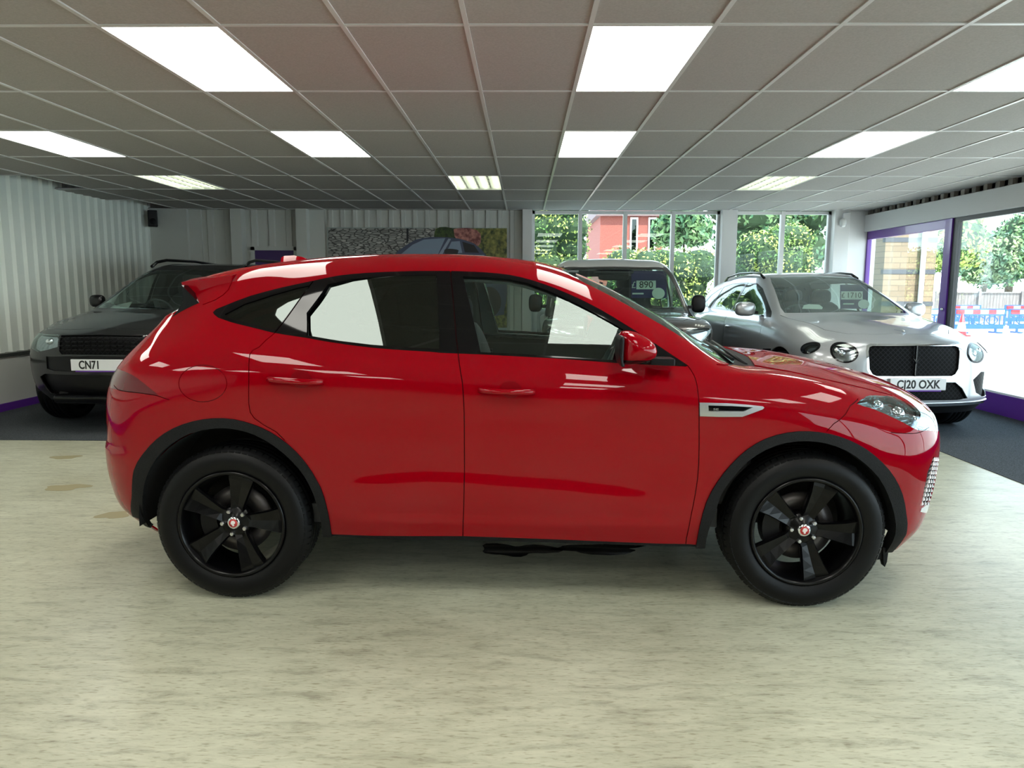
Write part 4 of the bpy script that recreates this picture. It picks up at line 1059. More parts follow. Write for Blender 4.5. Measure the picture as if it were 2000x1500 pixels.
def hedge_blobs(x0, x1, y, topf, r=.5, seed=3):
    rr = random.Random(seed); out = []; x = x0
    while x < x1:
        z = .3; top = topf(x)
        while z < top - .1:
            out.append(((x + rr.uniform(-.1, .1), y + rr.uniform(-.12, .12), min(z, top - r * .7)), (r * rr.uniform(.8, 1.1), r, r * rr.uniform(.7, 1)))); z += r * .8
        x += r * .75
    return out
hA = foliage('hedge', hedge_blobs(-.2, 1.2, 15.6, lambda x: 3.6), 14000, .038, M['leaf_a'], seed=2); tag(hA, 'tall bushy hedge filling the first window pane beside the white column', 'hedge')
hB = foliage('hedge', hedge_blobs(2.1, 3.72, 15.6, lambda x: 2.25 + .12 * math.sin(3 * x) + max(0, x - 3.4) * .9), 13000, .036, M['leaf_a'], seed=5); tag(hB, 'lower clipped hedge behind the grey boxy off-roader, with sky above it', 'hedge')
hC = foliage('hedge', hedge_blobs(4.85, 5.9, 15.6, lambda x: 2.75 + .2 * math.sin(2.3 * x)), 14000, .038, M['leaf_a'], seed=7); tag(hC, 'sunlit hedge seen through the window behind the silver car', 'hedge')
def tree(c_, h_, r_, n, size, m, lab, seed):
    root = empty('tree', (c_[0], c_[1], 0), 0, lab, 'tree'); rr = random.Random(seed)
    b = MB(); b.tube([(0, 0, -.04), (.1, 0, h_ * .4), (0, .1, h_ * .75)], [r_ * .09, r_ * .07, r_ * .03], 8); b.build('trunk', M['bark'], root)
    bl = [((rr.uniform(-.6, .6) * r_, rr.uniform(-.5, .5) * r_, h_ - r_ * .75 + rr.uniform(-.55, .35) * r_), (r_ * rr.uniform(.35, .6),) * 3) for _ in range(14)]
    bl = [(a, (b_[0], b_[1], b_[2] * .85)) for a, b_ in bl]
    foliage('crown', bl, n, size, m, root, seed); return root
tree((8.6, 26), 6.2, 2.6, 6000, .13, M['leaf_b'], 'dark green tree seen above the hedge in the window behind the silver car', 11)
tree((4.4, 20.5), 3.9, .8, 3500, .10, M['leaf_b'], 'small dark tree rising right of the white sky patch, behind the low hedge', 12)
tree((12.3, 21.8), 4.0, 1.25, 7000, .09, M['leaf_a'], 'leafy tree seen through the purple framed door beside the brick wall', 13)
tree((26.6, 43), 4.6, 1.8, 6000, .14, M['leaf_c'], 'smaller pale tree just right of the purple door post', 14)
tree((32.6, 50), 6.6, 3.1, 8000, .17, M['leaf_b'], 'large round tree at the right edge of the photo, behind the fence', 15)
tree((33.2, 42), 4.8, 1.8, 6000, .16, M['leaf_c'], 'tree beyond the fence cut by the right edge of the photo', 16)
# brick block wall with dark bands, downpipe
m = M['brick'] = mat('shaded_buff_blocks', (0.4, 0.3, 0.2), 0.85)
tcn_ = nd(m, 'ShaderNodeTexCoord'); sp_x = nd(m, 'ShaderNodeSeparateXYZ'); cx_ = nd(m, 'ShaderNodeCombineXYZ')
ln(m, tcn_.outputs['Object'], sp_x.inputs[0]); ln(m, sp_x.outputs['X'], cx_.inputs[0]); ln(m, sp_x.outputs['Z'], cx_.inputs[1])
bk = nd(m, 'ShaderNodeTexBrick'); bk.inputs['Scale'].default_value = 1.0; bk.inputs['Brick Width'].default_value = .32; bk.inputs['Row Height'].default_value = .105
bk.inputs['Mortar Size'].default_value = .006; bk.inputs['Color1'].default_value = (0.25, 0.18, 0.12, 1); bk.inputs['Color2'].default_value = (0.20, 0.14, 0.09, 1); bk.inputs['Mortar'].default_value = (0.12, 0.09, 0.06, 1)  # brick colours darkened, so the shade on this face is in the paint
ln(m, cx_.outputs[0], bk.inputs['Vector']); ln(m, bk.outputs['Color'], P(m).inputs['Base Color'])
M['brick_dark'] = mat('dark_brick_band', (0.07, 0.07, 0.085), 0.8)
bw = empty('brick_building', (6.92, 14.0, -.045), 0, 'buff brick building with dark brick bands outside the purple framed door', 'building')
b = MB(); b.box((-.14, 0, 0), (.82, .7, 4.2)); b.build('brick_wall', M['brick'], bw)
b = MB()
for z in (.55, 1.19, 1.79, 2.38): b.box((-.148, -.008, z), (.828, .1, z + .085))
b.build('brick_band', M['brick_dark'], bw)
b = MB(); b.tube([(.55, -.06, 0), (.55, -.06, 2.60)], .045, 14); b.tube([(.55, -.06, 2.55), (.55, -.06, 2.62)], .07, 14); b.build('downpipe', M['frame_white'], bw)
# red house
m = M['redbrick'] = mat('red_brick', (0.42, 0.12, 0.09), 0.85); noisecol(m, 30, (0.19, 0.045, 0.035), (0.26, 0.075, 0.055))
M['roof_tile'] = mat('roof_tile', (0.16, 0.10, 0.10), 0.8)
hs = empty('red_brick_house', (2.95, 23.0, -.045), 0, 'red brick house with a tiled roof seen through the windows above the hedge', 'house')
b = MB(); b.box((-.6, 0, 0), (1.35, 5, 3.75)); b.build('house_wall', M['redbrick'], hs)
b = MB(); b.prism([(-.75, 3.70), (1.55, 3.70), (1.1, 4.9), (-.3, 4.9)], -.15, 5.1, 'xz'); b.build('house_roof', M['roof_tile'], hs)
for x in (.42, .98):
    b = MB(); b.box((x - .10, -.04, 2.6), (x + .14, .02, 3.66)); wf_ = b.build('house_window', M['frame_white'], hs)
    b = MB(); b.box((x - .05, -.05, 2.66), (x + .09, -.04, 3.6)); b.build('pane', M['glass_dark'], wf_)
# timber fence
M['fence'] = mat('weathered_fence', (0.34, 0.30, 0.29), 0.9); noisecol(M['fence'], 5, (0.14, 0.12, 0.115), (0.22, 0.195, 0.19), (6, 1, .3))
fe = empty('timber_fence', (19.5, 35, -.045), 0, 'weathered timber fence behind the blue road barriers', 'fence')
b = MB()
for k in range(110): x = .15 * k; b.box((x, 0, 0), (x + .14, .03, 1.32))
b.build('fence_board', M['fence'], fe)
for k in range(9): b = MB(); b.box((2 * k - .06, -.1, 0), (2 * k + .06, 0, 1.42)); b.build('fence_post', M['fence'], fe)
b = MB(); b.box((-.05, -.05, 1.32), (16.5, .06, 1.38)); b.build('fence_rail', M['fence'], fe)
# road works barriers
M['barrier_blue'] = mat('barrier_blue', (0.012, 0.08, 0.36), 0.45); M['sign_red'] = mat('reflective_red', (0.75, 0.02, 0.03), 0.4); M['sign_white'] = mat('reflective_white', (0.9, 0.9, 0.9), 0.4)
def barrier():
    r = empty('road_barrier', (0, 0, -.045)); b = MB()
    b.box((-.92, -.02, .80), (.92, .02, .84)); b.box((-.92, -.025, .60), (.92, .025, .66)); b.box((-.86, -.025, .14), (.86, .025, .30))
    for x in (-.92, .86): b.box((x, -.025, .24), (x + .06, .025, .84))
    for k in range(9): x = -.72 + .18 * k; b.box((x - .015, -.018, .28), (x + .015, .018, .62))
    for x in (-.45, 0, .45):
        pts = [(.19 * math.cos(2 * math.pi * k / 20) + x, .44 + .13 * math.sin(2 * math.pi * k / 20)) for k in range(20)]
        for k in range(20):
            p, q = pts[k], pts[(k + 1) % 20]; b.tube([(p[0], 0, p[1]), (q[0], 0, q[1])], .018, 5, False)
    b.build('barrier_frame', M['barrier_blue'], r)
    for k in range(6): q = MB(); x = -.84 + .28 * k; q.box((x, -.035, .66), (x + .28, .03, .80)); q.build('reflective_board', M['sign_red' if k % 2 == 0 else 'sign_white'], r)
    for x in (-.6, .6): q = MB(); q.box((x - .06, -.28, 0), (x + .06, .28, .05)); q.box((x - .03, -.03, .05), (x + .03, .03, .2)); q.build('foot', M['barrier_blue'], r)
    return r
B0 = barrier(); B0.location = (15.75, 25.5, -.045); B0.rotation_euler = (0, 0, .05); tag(B0, 'blue road barrier with red and white board nearest the purple door post', 'barrier', 'blue road works barriers')
for loc, rz, lab in (((17.75, 25.6, -.045), -.06, 'blue road barrier with red and white board at the right edge of the photo'), ((18.3, 31, -.045), .1, 'blue road barrier further back beside the fence, left one'),
                     ((21.4, 31.5, -.045), .0, 'blue road barrier further back beside the fence, right one'), ((13.9, 25.2, -.045), .3, 'blue road barrier seen through the purple framed door')):
    k = copy_tree(B0); k.location = loc; k.rotation_euler = (0, 0, rz); tag(k, lab, 'barrier')
cn = empty('traffic_cone', (14.15, 23.8, -.045), 0, 'red and white traffic cone beside the purple door post', 'cone')
b = MB(); b.lathe([(.16, .04), (.03, .72), (0, .73)], 20, 'z'); b.box((-.2, -.2, 0), (.2, .2, .04)); b.build('cone_body', M['sign_red'], cn)
b = MB(); b.lathe([(.142, .16), (.09, .44)], 20, 'z'); b.build('reflective_sleeve', M['sign_white'], cn)
M['sand'] = mat('sand', (0.62, 0.48, 0.28), 0.95)
sd_ = empty('sand_heap', (16.9, 24.0, -.045), 0, 'low heap of yellow sand on the ground in front of the blue barriers', 'sand')
b = MB(); b.ball((0, 0, 0), (.75, .4, .16), 16, 8); b.ball((.5, .1, 0), (.4, .3, .22), 14, 8); b.build('sand', M['sand'], sd_)
# ================================================================== the parked cars behind
def ki(keys):
    xs = [k[0] for k in keys]; cols = list(zip(*[k[1:] for k in keys]))
    return lambda x: [float(np.interp(x, xs, c_)) for c_ in cols]
def stations(xs, low, mid, top):
    """low: x, w0,z0,w1,z1,w2,z2,w3,z3; mid: x, ysh,zsh,yb,zb; top: x, yw,zw,yr,zr,zc"""
    fl_, fm, ft = ki(low), ki(mid), ki(top); out = []
    for x in xs:
        a = fl_(x); b_ = fm(x); c_ = ft(x)
        out.append((x, [(a[0], a[1]), (a[2], a[3]), (a[4], a[5]), (a[6], a[7]), (b_[0], b_[1]), (b_[2], b_[3]), (c_[0], c_[1]), (c_[2], c_[3]), (c_[2] * .55, c_[3] + (c_[4] - c_[3]) * .72), (0, c_[4])]))
    return out
def circ(x, z, r, a0=-20, a1=200, n=26, zb=0.0):
    p = [(x + r * math.cos(math.radians(a0 + (a1 - a0) * k / n)), z + r * math.sin(math.radians(a0 + (a1 - a0) * k / n))) for k in range(n + 1)]
    return p + [(p[-1][0], zb), (p[0][0], zb)]
def ell(cx, cy, rx, ry, n=24): return [(cx + rx * math.cos(2 * math.pi * k / n), cy + ry * math.sin(2 * math.pi * k / n)) for k in range(n)]
M['silver'] = mat('silver_paint', (0.43, 0.45, 0.47), 0.30, 0.6, 1.0, 0.4, croug=0.01)
M['black_car'] = mat('black_car_paint', (0.004, 0.004, 0.005), 0.4, 0.0, 0.75, 0.2, croug=0.01)
M['grey_car'] = mat('gunmetal_paint', (0.085, 0.08, 0.075), 0.35, 0.6, 1.0, 0.4, croug=0.02)
M['roof_white'] = mat('white_roof_paint', (0.70, 0.70, 0.68), 0.3, 0, 1.0)
M['navy'] = mat('navy_card', (0.012, 0.014, 0.09), 0.45); M['card_pale'] = mat('card_pale_green', (0.55, 0.72, 0.62), 0.5); M['card_blue'] = mat('card_purple', (0.025, 0.015, 0.11), 0.5)
M['paper'] = mat('white_paper', (0.75, 0.86, 0.80), 0.6)
m = M['mesh_grille'] = mat('black_mesh_grille', (0.004, 0.004, 0.005), 0.5, 0, 0, .08)
tcg = nd(m, 'ShaderNodeTexCoord'); mpg = nd(m, 'ShaderNodeMapping'); mpg.inputs['Rotation'].default_value = (math.radians(45), 0, 0); mpg.inputs['Scale'].default_value = (1, 30, 30)
ck = nd(m, 'ShaderNodeTexBrick'); ck.offset = 0; ck.inputs['Brick Width'].default_value = 1; ck.inputs['Row Height'].default_value = 1; ck.inputs['Mortar Size'].default_value = .12; ck.inputs['Scale'].default_value = 1
sg3 = nd(m, 'ShaderNodeSeparateXYZ'); cb3 = nd(m, 'ShaderNodeCombineXYZ')
ck.inputs['Color1'].default_value = (0.001, 0.001, 0.001, 1); ck.inputs['Color2'].default_value = (0.001, 0.001, 0.001, 1); ck.inputs['Mortar'].default_value = (0.010, 0.010, 0.012, 1)
ln(m, tcg.outputs['Object'], mpg.inputs[0]); ln(m, mpg.outputs[0], sg3.inputs[0]); ln(m, sg3.outputs['Y'], cb3.inputs[0]); ln(m, sg3.outputs['Z'], cb3.inputs[1]); ln(m, cb3.outputs[0], ck.inputs['Vector']); ln(m, ck.outputs['Color'], P(m).inputs['Base Color'])

def place_parts(root, parts):
    """parts: (name, polys, material, offset, skirt, 'pair'|'both'|'near', parent)"""
    made = {}
    for nm, q, m_, off, sk, how, par in parts:
        pr = made.get(par, root) if isinstance(par, str) else (par or root)
        if how == 'pair':
            for sd in ('near', 'far'):
                pp = made.get((par, sd), pr) if isinstance(par, str) else pr
                made[(nm, sd)] = emit(nm, q, m_, pp, off, sk, sd)
        else: made[nm] = emit(nm, q, m_, pr, off, sk, how)
    return made
def car_wheels(root, xr, xf, wy, R, W, rim, style='plain', steer=0):
    w0 = make_wheel(R, W, rim, math.radians(10), 5, style, hi=False); w0.parent = root; w0.location = (xr, -wy, R)
    w1 = copy_tree(w0, root); w1.location = (xf, -wy, R); w1.rotation_euler = (0, 0, steer)
    w2 = copy_tree(w0, root); w2.location = (xr, wy, R); w2.rotation_euler = (0, 0, math.pi)
    w3 = copy_tree(w0, root); w3.location = (xf, wy, R); w3.rotation_euler = (0, 0, math.pi + steer)
def number_plate(root, o, w_, reg, shift=0.0, sx=.86, purple=True):
    """o: centre on the car's nose, car faces +x"""
    r = empty('number_plate', (0, 0, 0)); r.parent = root
    b = MB(); b.box((o[0], o[1] - w_ / 2, o[2] - .056), (o[0] + .012, o[1] + w_ / 2, o[2] + .056)); b.build('plate_board', M['plate'], r, bevel=.004)
    if purple: b = MB(); b.box((o[0] + .001, o[1] - w_ * .42, o[2] - .068), (o[0] + .010, o[1] + w_ * .42, o[2] - .056)); b.build('plate_strip', M['purple'], r)
    mt = frame_mtx((o[0] + .0125, o[1] + shift, o[2] - .002), (0, 1, 0), (0, 0, 1))
    text('registration', reg, .112, M['black_paint'], r, mt, .0008, 'CENTER', sx, .028)
def cabin(root, xd, xs_, yw, zfloor, zb, rows, rear_x, wheel_y=-.36):
    b = MB(); b.box((rear_x, -yw, zfloor), (xd + .3, yw, zfloor + .1)); b.build('cabin_floor', M['cabin'], root)
    b = MB(); b.prism([(xd - .1, zb - .35), (xd + .45, zb - .35), (xd + .55, zb - .03), (xd + .1, zb + .01), (xd - .08, zb - .04)], -yw, yw, 'xz'); b.build('dashboard', M['cabin'], root)
    for x in rows:
        for y in (-.37, .37):
            r = empty('seat', (x, y, zfloor)); r.parent = root
            b = MB(); b.ball((0, 0, .22), (.27, .25, .14), 14, 8, .6); b.build('seat_cushion', M['seat'], r)
            b = MB(); b.ball((0, 0, 0), (.10, .25, .36), 14, 8, .6); xf(b, Matrix.Translation((-.28, 0, .52)) @ Matrix.Rotation(-.25, 4, 'Y')); b.build('seat_back', M['seat'], r)
            b = MB(); b.ball((-.38, 0, .93), (.06, .13, .10), 12, 8, .7); b.tube([(-.36, 0, .75), (-.38, 0, .9)], .02, 8); b.build('headrest', M['seat'], r)
    b = MB(); n = 28; v = []; f = []
    for k in range(n):
        t = 2 * math.pi * k / n
        for j in range(6): u_ = 2 * math.pi * j / 6; rr = .18 + .014 * math.cos(u_); v.append((rr * math.cos(t), rr * math.sin(t), .014 * math.sin(u_)))
    for k in range(n):
        for j in range(6): f.append((k * 6 + j, k * 6 + (j + 1) % 6, ((k + 1) % n) * 6 + (j + 1) % 6, ((k + 1) % n) * 6 + j))
    b.add(v, f, True); b.box((-.18, -.03, -.01), (.18, .03, .01)); xf(b, Matrix.Translation((xd - .25, wheel_y, zb - .03)) @ Matrix.Rotation(math.radians(-64), 4, 'Y')); b.build('steering_wheel', M['cabin_grey'], root)
def mirrors(root, x, y, z, m_, sz=(.07, .12, .09)):
    for s_ in (-1, 1):
        r = empty('door_mirror', (x, s_ * y, z)); r.parent = root
        b = MB(); b.ball((0, s_ * .08, 0), sz, 18, 12, .65); b.build('mirror_cap', m_, r)
        b = MB(); b.prism([(-.03, -.06), (.03, -.06), (.03, -.02), (-.03, -.02)], min(-s_ * .07, s_ * .03), max(-s_ * .07, s_ * .03), 'xz'); b.build('mirror_arm', M['black_satin'], r)
        b = MB(); b.ball((-sz[0] * .75, s_ * .08, 0), (.02, sz[1] * .85, sz[2] * .8), 16, 8, .6); b.build('mirror_glass', M['chrome'], r)

# ------------------------------------------------------------------ silver SUV
BR = math.radians(-90) + .050
bx, by = 3.80, 7.07
fwd = Vector((math.cos(BR), math.sin(BR), 0))
Bc = empty('silver_car', (bx - fwd.x * 3.87, by - fwd.y * 3.87, .005), BR, 'silver luxury SUV with a wide black mesh grille parked by the purple door', 'car')
low = [(-.5, .86,.30,.92,.42,.96,.60,.985,.85), (0, .88,.30,.94,.42,.975,.60,.995,.85), (1.4, .90,.28,.93,.40,.955,.60,.97,.85), (2.6, .90,.28,.94,.40,.965,.60,.985,.80), (3.1, .88,.28,.94,.38,.965,.58,.975,.76), (3.4, .86,.26,.93,.36,.95,.56,.955,.74)]
mid = [(-.5, .93,1.08,.86,1.18), (0, .965,1.07,.885,1.17), (1.4, .945,1.06,.87,1.15), (2.2, .945,1.05,.875,1.135), (2.6, .955,1.01,.89,1.10), (3.0, .955,.95,.88,1.05), (3.4, .92,.88,.82,.96)]
top = [(-.5, .76,1.36,.60,1.50,1.56), (-.2, .72,1.44,.60,1.555,1.61), (.4, .68,1.535,.58,1.63,1.67), (1.0, .665,1.545,.575,1.635,1.68), (1.4, .675,1.525,.58,1.61,1.655), (1.65, .69,1.47,.60,1.545,1.59), (2.0, .745,1.34,.66,1.40,1.445), (2.35, .81,1.19,.73,1.24,1.28), (2.6, .80,1.135,.72,1.155,1.185), (2.8, .77,1.115,.62,1.13,1.155), (3.1, .74,1.08,.55,1.095,1.12), (3.4, .68,1.01,.50,1.04,1.075)]
nose = [(3.78,.235),(3.86,.33),(3.865,.47),(3.86,.62),(3.855,.76),(3.85,.86),(3.84,.925),(3.80,.955),(3.72,.985),(3.62,1.02)]
tail = [(-.95,.30),(-1.03,.42),(-1.06,.60),(-1.05,.80),(-.98,1.0),(-.92,1.14),(-.84,1.24),(-.76,1.36),(-.68,1.46),(-.62,1.54)]
BL = Loft(stations([-.5,-.2,.1,.5,1.0,1.4,1.7,2.0,2.3,2.6,2.85,3.1,3.4], low, mid, top), nose, tail, pn=.72, pt=.8, du=.04, subs=[3,6,6,6,6,5,5,5,4], smooth=2)
bd = BL.polys; ft = lambda c_: c_[3] > .15 and c_[0] > 3.2
_, bd = cut(bd, circ(0, .40, .44)); _, bd = cut(bd, circ(2.98, .40, .44))
gr, bd = cut(bd, [(-.01, .60), (.38, .60), (.43, .625), (.462, .68), (.475, .86), (.462, .915), (.43, .93), (-.01, .935)], 'front', ft)
gi, gfr = cut(gr, [(-.01, .622), (.37, .622), (.41, .64), (.44, .69), (.452, .86), (.44, .90), (.41, .912), (-.01, .916)], 'front')
lm, bd = cut(bd, ell(.655, .84, .115, .098), 'front', ft); lmi, lmr = cut(lm, ell(.655, .84, .097, .082), 'front')
ls, bd = cut(bd, ell(3.50, .865, .105, .060), 'side', lambda c_: c_[1] > .6); lsi, lsr = cut(ls, ell(3.50, .865, .085, .046), 'side')
li, bd = cut(bd, [(-.01, .385), (.46, .385), (.57, .40), (.50, .50), (.42, .56), (-.01, .565)], 'front', ft)
si, bd = cut(bd, [(.67, .45), (.78, .40), (.90, .40), (.94, .46), (.95, .64), (.72, .655), (.62, .58)], 'front', ft)
spl, bd = cut(bd, [(-.01, .325), (.97, .345), (.97, .375), (.7, .365), (-.01, .355)], 'front', ft)
und, bd = cut(bd, [(-.01, .1), (.99, .1), (.99, .345), (-.01, .325)], 'front', ft)
bgap = []
def rb(line, pr='side', fl_=None, w_=.006):
    global bd, bgap
    q, bd = ribbon(bd, line, w_, pr, fl_); bgap += q
bdlo, bd = cut(bd, [(-.42,1.22), (-.28,1.36), (.0,1.46), (.4,1.53), (1.0,1.545), (1.4,1.525), (1.65,1.46), (1.95,1.335), (2.3,1.19), (2.4,1.13), (2.2,1.13), (1.4,1.15), (.3,1.165), (-.3,1.19)], 'side', lambda c_: c_[1] > .5)
wq = []
for pl in ([(-.32,1.225), (-.2,1.36), (.04,1.45), (.12,1.47), (.12,1.19), (-.2,1.205)], [(.17,1.19), (.17,1.48), (.45,1.52), (.98,1.53), (.98,1.165), (.3,1.185)], [(1.05,1.165), (1.05,1.53), (1.38,1.51), (1.63,1.445), (1.93,1.31), (2.15,1.20), (2.15,1.15), (1.4,1.165)]):
    q, bdlo = cut(bdlo, pl, 'side'); wq.append(q)
rb([(2.28, 1.12), (2.36, .98), (2.38, .5), (2.30, .3)]); rb([(1.02, 1.15), (1.05, .9), (1.04, .3)]); rb([(.02, 1.17), (.0, .95)])
bs, bd = cut(bd, [(-.01, 1.0), (-.01, 1.62), (.55, 1.60), (.60, 1.53), (.66, 1.40), (.735, 1.24), (.745, 1.185), (.5, 1.19), (-.01, 1.20)], 'front', lambda c_: c_[0] > 1.42 and c_[0] < 2.75 and c_[5] > .3 and c_[3] > .12)
rw_, bd = cut(bd, [(-.01, 1.18), (.56, 1.18), (.50, 1.44), (-.01, 1.46)], 'front', lambda c_: c_[0] < -.4)
rb([(3.62, .0), (3.60, .3), (3.52, .52), (3.3, .66), (2.9, .73), (2.5, .80)], 'top', lambda c_: c_[2] > .85)
hood, bd = cut(bd, [(2.42, -.01), (3.62, -.01), (3.60, .3), (3.52, .52), (3.3, .66), (2.9, .73), (2.45, .80)], 'top', lambda c_: c_[2] > .85)
fdB, bd = cut(bd, [(1.04, .3), (1.05, .9), (1.02, 1.2), (2.25, 1.2), (2.36, .98), (2.38, .5), (2.30, .3)], 'side', lambda c_: c_[1] > .8)
rdB, bd = cut(bd, [(.3, .3), (.45, .55), (.35, .78), (.0, .95), (.02, 1.2), (1.02, 1.2), (1.05, .9), (1.04, .3)], 'side', lambda c_: c_[1] > .8)
fb, bd = cut(bd, [(3.30, .1), (3.30, .62), (3.4, .70), (4, .70), (4, .1)], 'side')
A = M['silver']
mdB = place_parts(Bc, [('body_shell', bd, A, 0, .01, 'both', None), ('bonnet', hood, A, 0, .01, 'both', None), ('front_bumper', fb, A, 0, .01, 'both', None),
    ('grille', gi, M['mesh_grille'], -.02, 0, 'both', None), ('grille_surround', gfr, M['chrome'], .004, .02, 'both', None),
    ('front_door', fdB, A, 0, .01, 'pair', None), ('rear_door', rdB, A, 0, .01, 'pair', None), ('panel_gap', bgap, M['void'], -.006, 0, 'both', None),
    ('window_surround', bdlo, M['black_gloss'], 0, 0, 'pair', None), ('quarter_glass', wq[0], M['glass_clear'], -.003, 0, 'pair', None), ('rear_door_glass', wq[1], M['glass_clear'], -.003, 0, 'pair', None), ('front_door_glass', wq[2], M['glass_clear'], -.003, 0, 'pair', None),
    ('windscreen', bs, M['glass_screen'], -.002, 0, 'both', None), ('rear_window', rw_, M['glass_dark'], -.002, 0, 'both', None),
    ('headlamp', lmi, M['lamp_glass'], .004, .0, 'pair', None), ('headlamp_rim', lmr, M['black_gloss'], .006, .02, 'pair', None), ('lamp_reflector', lmi, M['lamp_inner'], -.03, 0, 'pair', None),
    ('side_lamp', lsi, M['lamp_glass'], .004, 0, 'pair', None), ('side_lamp_rim', lsr, M['black_gloss'], .006, .02, 'pair', None), ('side_lamp_reflector', lsi, M['lamp_inner'], -.03, 0, 'pair', None),
    ('lower_intake', li, M['mesh_grille'], -.03, 0, 'both', None), ('side_intake', si, M['mesh_grille'], -.04, 0, 'pair', None), ('splitter', spl, M['chrome'], .012, .02, 'both', None), ('undertray', und, M['black_satin'], -.01, 0, 'both', None)])
for s_ in (-1, 1):
    for r_, k_ in ((.045, .0), (.03, .055), (.028, -.055)):
        b = MB(); b.ball((3.70, s_ * (.655 + k_), .84 + .02 * (1 if k_ else -.6)), r_, 14, 8); b.build('projector', M['chrome'], Bc)
    b = MB(); b.tube([(-.1, s_ * .60, 1.56), (.05, s_ * .605, 1.625), (.5, s_ * .60, 1.665), (1.0, s_ * .595, 1.665), (1.30, s_ * .60, 1.645), (1.45, s_ * .605, 1.59)], .016, 8); b.build('roof_rail', M['black_gloss'], Bc)
    b = MB(); b.lathe([(.05, -.012), (.06, 0), (.05, .012)], 20, 'x', (3.60, s_ * .80, .52)); b.build('fog_lamp', M['black_gloss'], Bc)
    # side window frame strip and wing vent
    b = MB(); b.prism([(2.50, .74), (2.72, .76), (2.76, .80), (2.52, .78)], s_ * .968, s_ * .992, 'xz'); b.build('wing_vent', M['chrome'], Bc)
    for x in (1.15, .18):
        b = MB(); b.ball((x + .09, s_ * .985, .965), (.10, .022, .018), 14, 8); b.build('door_handle', A, Bc)
b = MB(); b.box((3.845, -.006, .62), (3.868, .006, .92)); b.build('grille_bar', M['black_gloss'], Bc)
b = MB(); b.add([(3.873, 0, .775), (3.873, -.035, .80), (3.873, -.012, .765), (3.873, 0, .745), (3.873, .012, .765), (3.873, .035, .80)], [(0, 1, 2, 3), (0, 3, 4, 5)]); b.build('grille_badge', M['rim_black'], Bc)
b = MB(); b.ball((3.60, 0, 1.045), (.03, .010, .015), 10, 6); b.add([(3.60, 0, 1.05), (3.56, -.07, 1.062), (3.545, -.06, 1.052), (3.57, 0, 1.04), (3.545, .06, 1.052), (3.56, .07, 1.062)], [(0, 1, 2, 3), (0, 3, 4, 5)]); b.build('bonnet_badge', M['chrome'], Bc)
number_plate(Bc, (3.885, 0.02, .545), .55, 'CJ20 OXK')
car_wheels(Bc, 0, 2.98, .86, .395, .28, .29)
mirrors(Bc, 2.02, .96, 1.215, A, (.075, .12, .085))
cabin(Bc, 2.1, 0, .80, .42, 1.13, (1.35, .45), -.6)
b = MB(); b.ball((1.72, 0, 1.49), (.02, .13, .04), 12, 8, .6); b.build('interior_mirror', M['black_satin'], Bc)
b = MB(); b.box((-.5, -.88, .28), (3.6, -.5, .36)); b.box((-.8, -.5, .26), (3.75, .5, .36)); b.build('underbody', M['void'], Bc)
b = MB(); b.box((2.42, -.70, .42), (2.56, .70, 1.08)); b.box((-.5, -.82, .35), (-.42, .82, 1.12)); b.build('bulkhead', M['void'], Bc)
emit('headlining', [p for p in cut(BL.polys, [(-.6, -.01), (1.42, -.01), (1.42, .6), (-.6, .6)], 'top', lambda c_: c_[2] > 1.5)[0]], M['cabin'], Bc, -.03, 0, 'both')
for x in (0, 2.98):
    for s_ in (-1, 1):
        b = MB(); n = 18; v = []
        for k in range(n + 1):
            t = math.radians(-5 + 190 * k / n)
            for y in (.50, .93): v.append((x + .47 * math.cos(t), s_ * y, .40 + .47 * math.sin(t)))
        b.add(v, [(2 * k, 2 * k + 1, 2 * k + 3, 2 * k + 2) for k in range(n)], True); b.add([v[2 * k] for k in range(n + 1)], [tuple(range(n + 1))]); b.build('arch_liner', M['void'], Bc)

# ------------------------------------------------------------------ black SUV at the left
DX, DY = -4.19, 7.06
Dc = empty('black_car', (DX, DY + 3.80, .005), math.radians(-90), 'black SUV with a CN71 number plate parked by the ribbed left wall', 'car')
low = [(-.4, .88,.34,.94,.46,.975,.65,.99,.88), (1.4, .90,.34,.95,.46,.97,.65,.985,.88), (2.9, .90,.34,.96,.46,.985,.64,.995,.82), (3.25, .86,.32,.94,.44,.975,.62,.98,.80)]
mid = [(-.4, .965,1.10,.90,1.22), (1.4, .965,1.10,.905,1.20), (2.2, .965,1.08,.91,1.18), (2.6, .965,1.04,.90,1.13), (3.0, .96,.98,.88,1.08), (3.25, .94,.93,.86,1.01)]
top = [(-.7, .72,1.62,.60,1.70,1.72), (.3, .71,1.66,.61,1.745,1.765), (1.0, .705,1.655,.61,1.74,1.76), (1.3, .71,1.62,.62,1.70,1.73), (1.55, .735,1.56,.645,1.63,1.66), (1.9, .79,1.41,.71,1.46,1.49), (2.25, .85,1.24,.78,1.27,1.30), (2.45, .84,1.18,.76,1.20,1.225), (2.8, .80,1.13,.62,1.15,1.17), (3.25, .76,1.05,.55,1.075,1.10)]
nose = [(3.62,.27),(3.74,.36),(3.79,.50),(3.80,.64),(3.80,.78),(3.79,.89),(3.775,.955),(3.73,.985),(3.66,1.01),(3.58,1.04)]
tail = [(-.95,.34),(-1.02,.46),(-1.05,.65),(-1.05,.90),(-1.03,1.10),(-1.01,1.22),(-.98,1.40),(-.93,1.60),(-.88,1.68),(-.80,1.71)]
DL = Loft(stations([-.5,-.2,.2,.7,1.0,1.3,1.6,1.9,2.2,2.5,2.8,3.0,3.25], low, mid, top), nose, tail, pn=1.0, pt=.55, du=.045, subs=[3,5,5,6,5,5,5,5,4], smooth=2)
bd = DL.polys; ft = lambda c_: c_[3] > .12 and c_[0] > 3.1; bgap = []
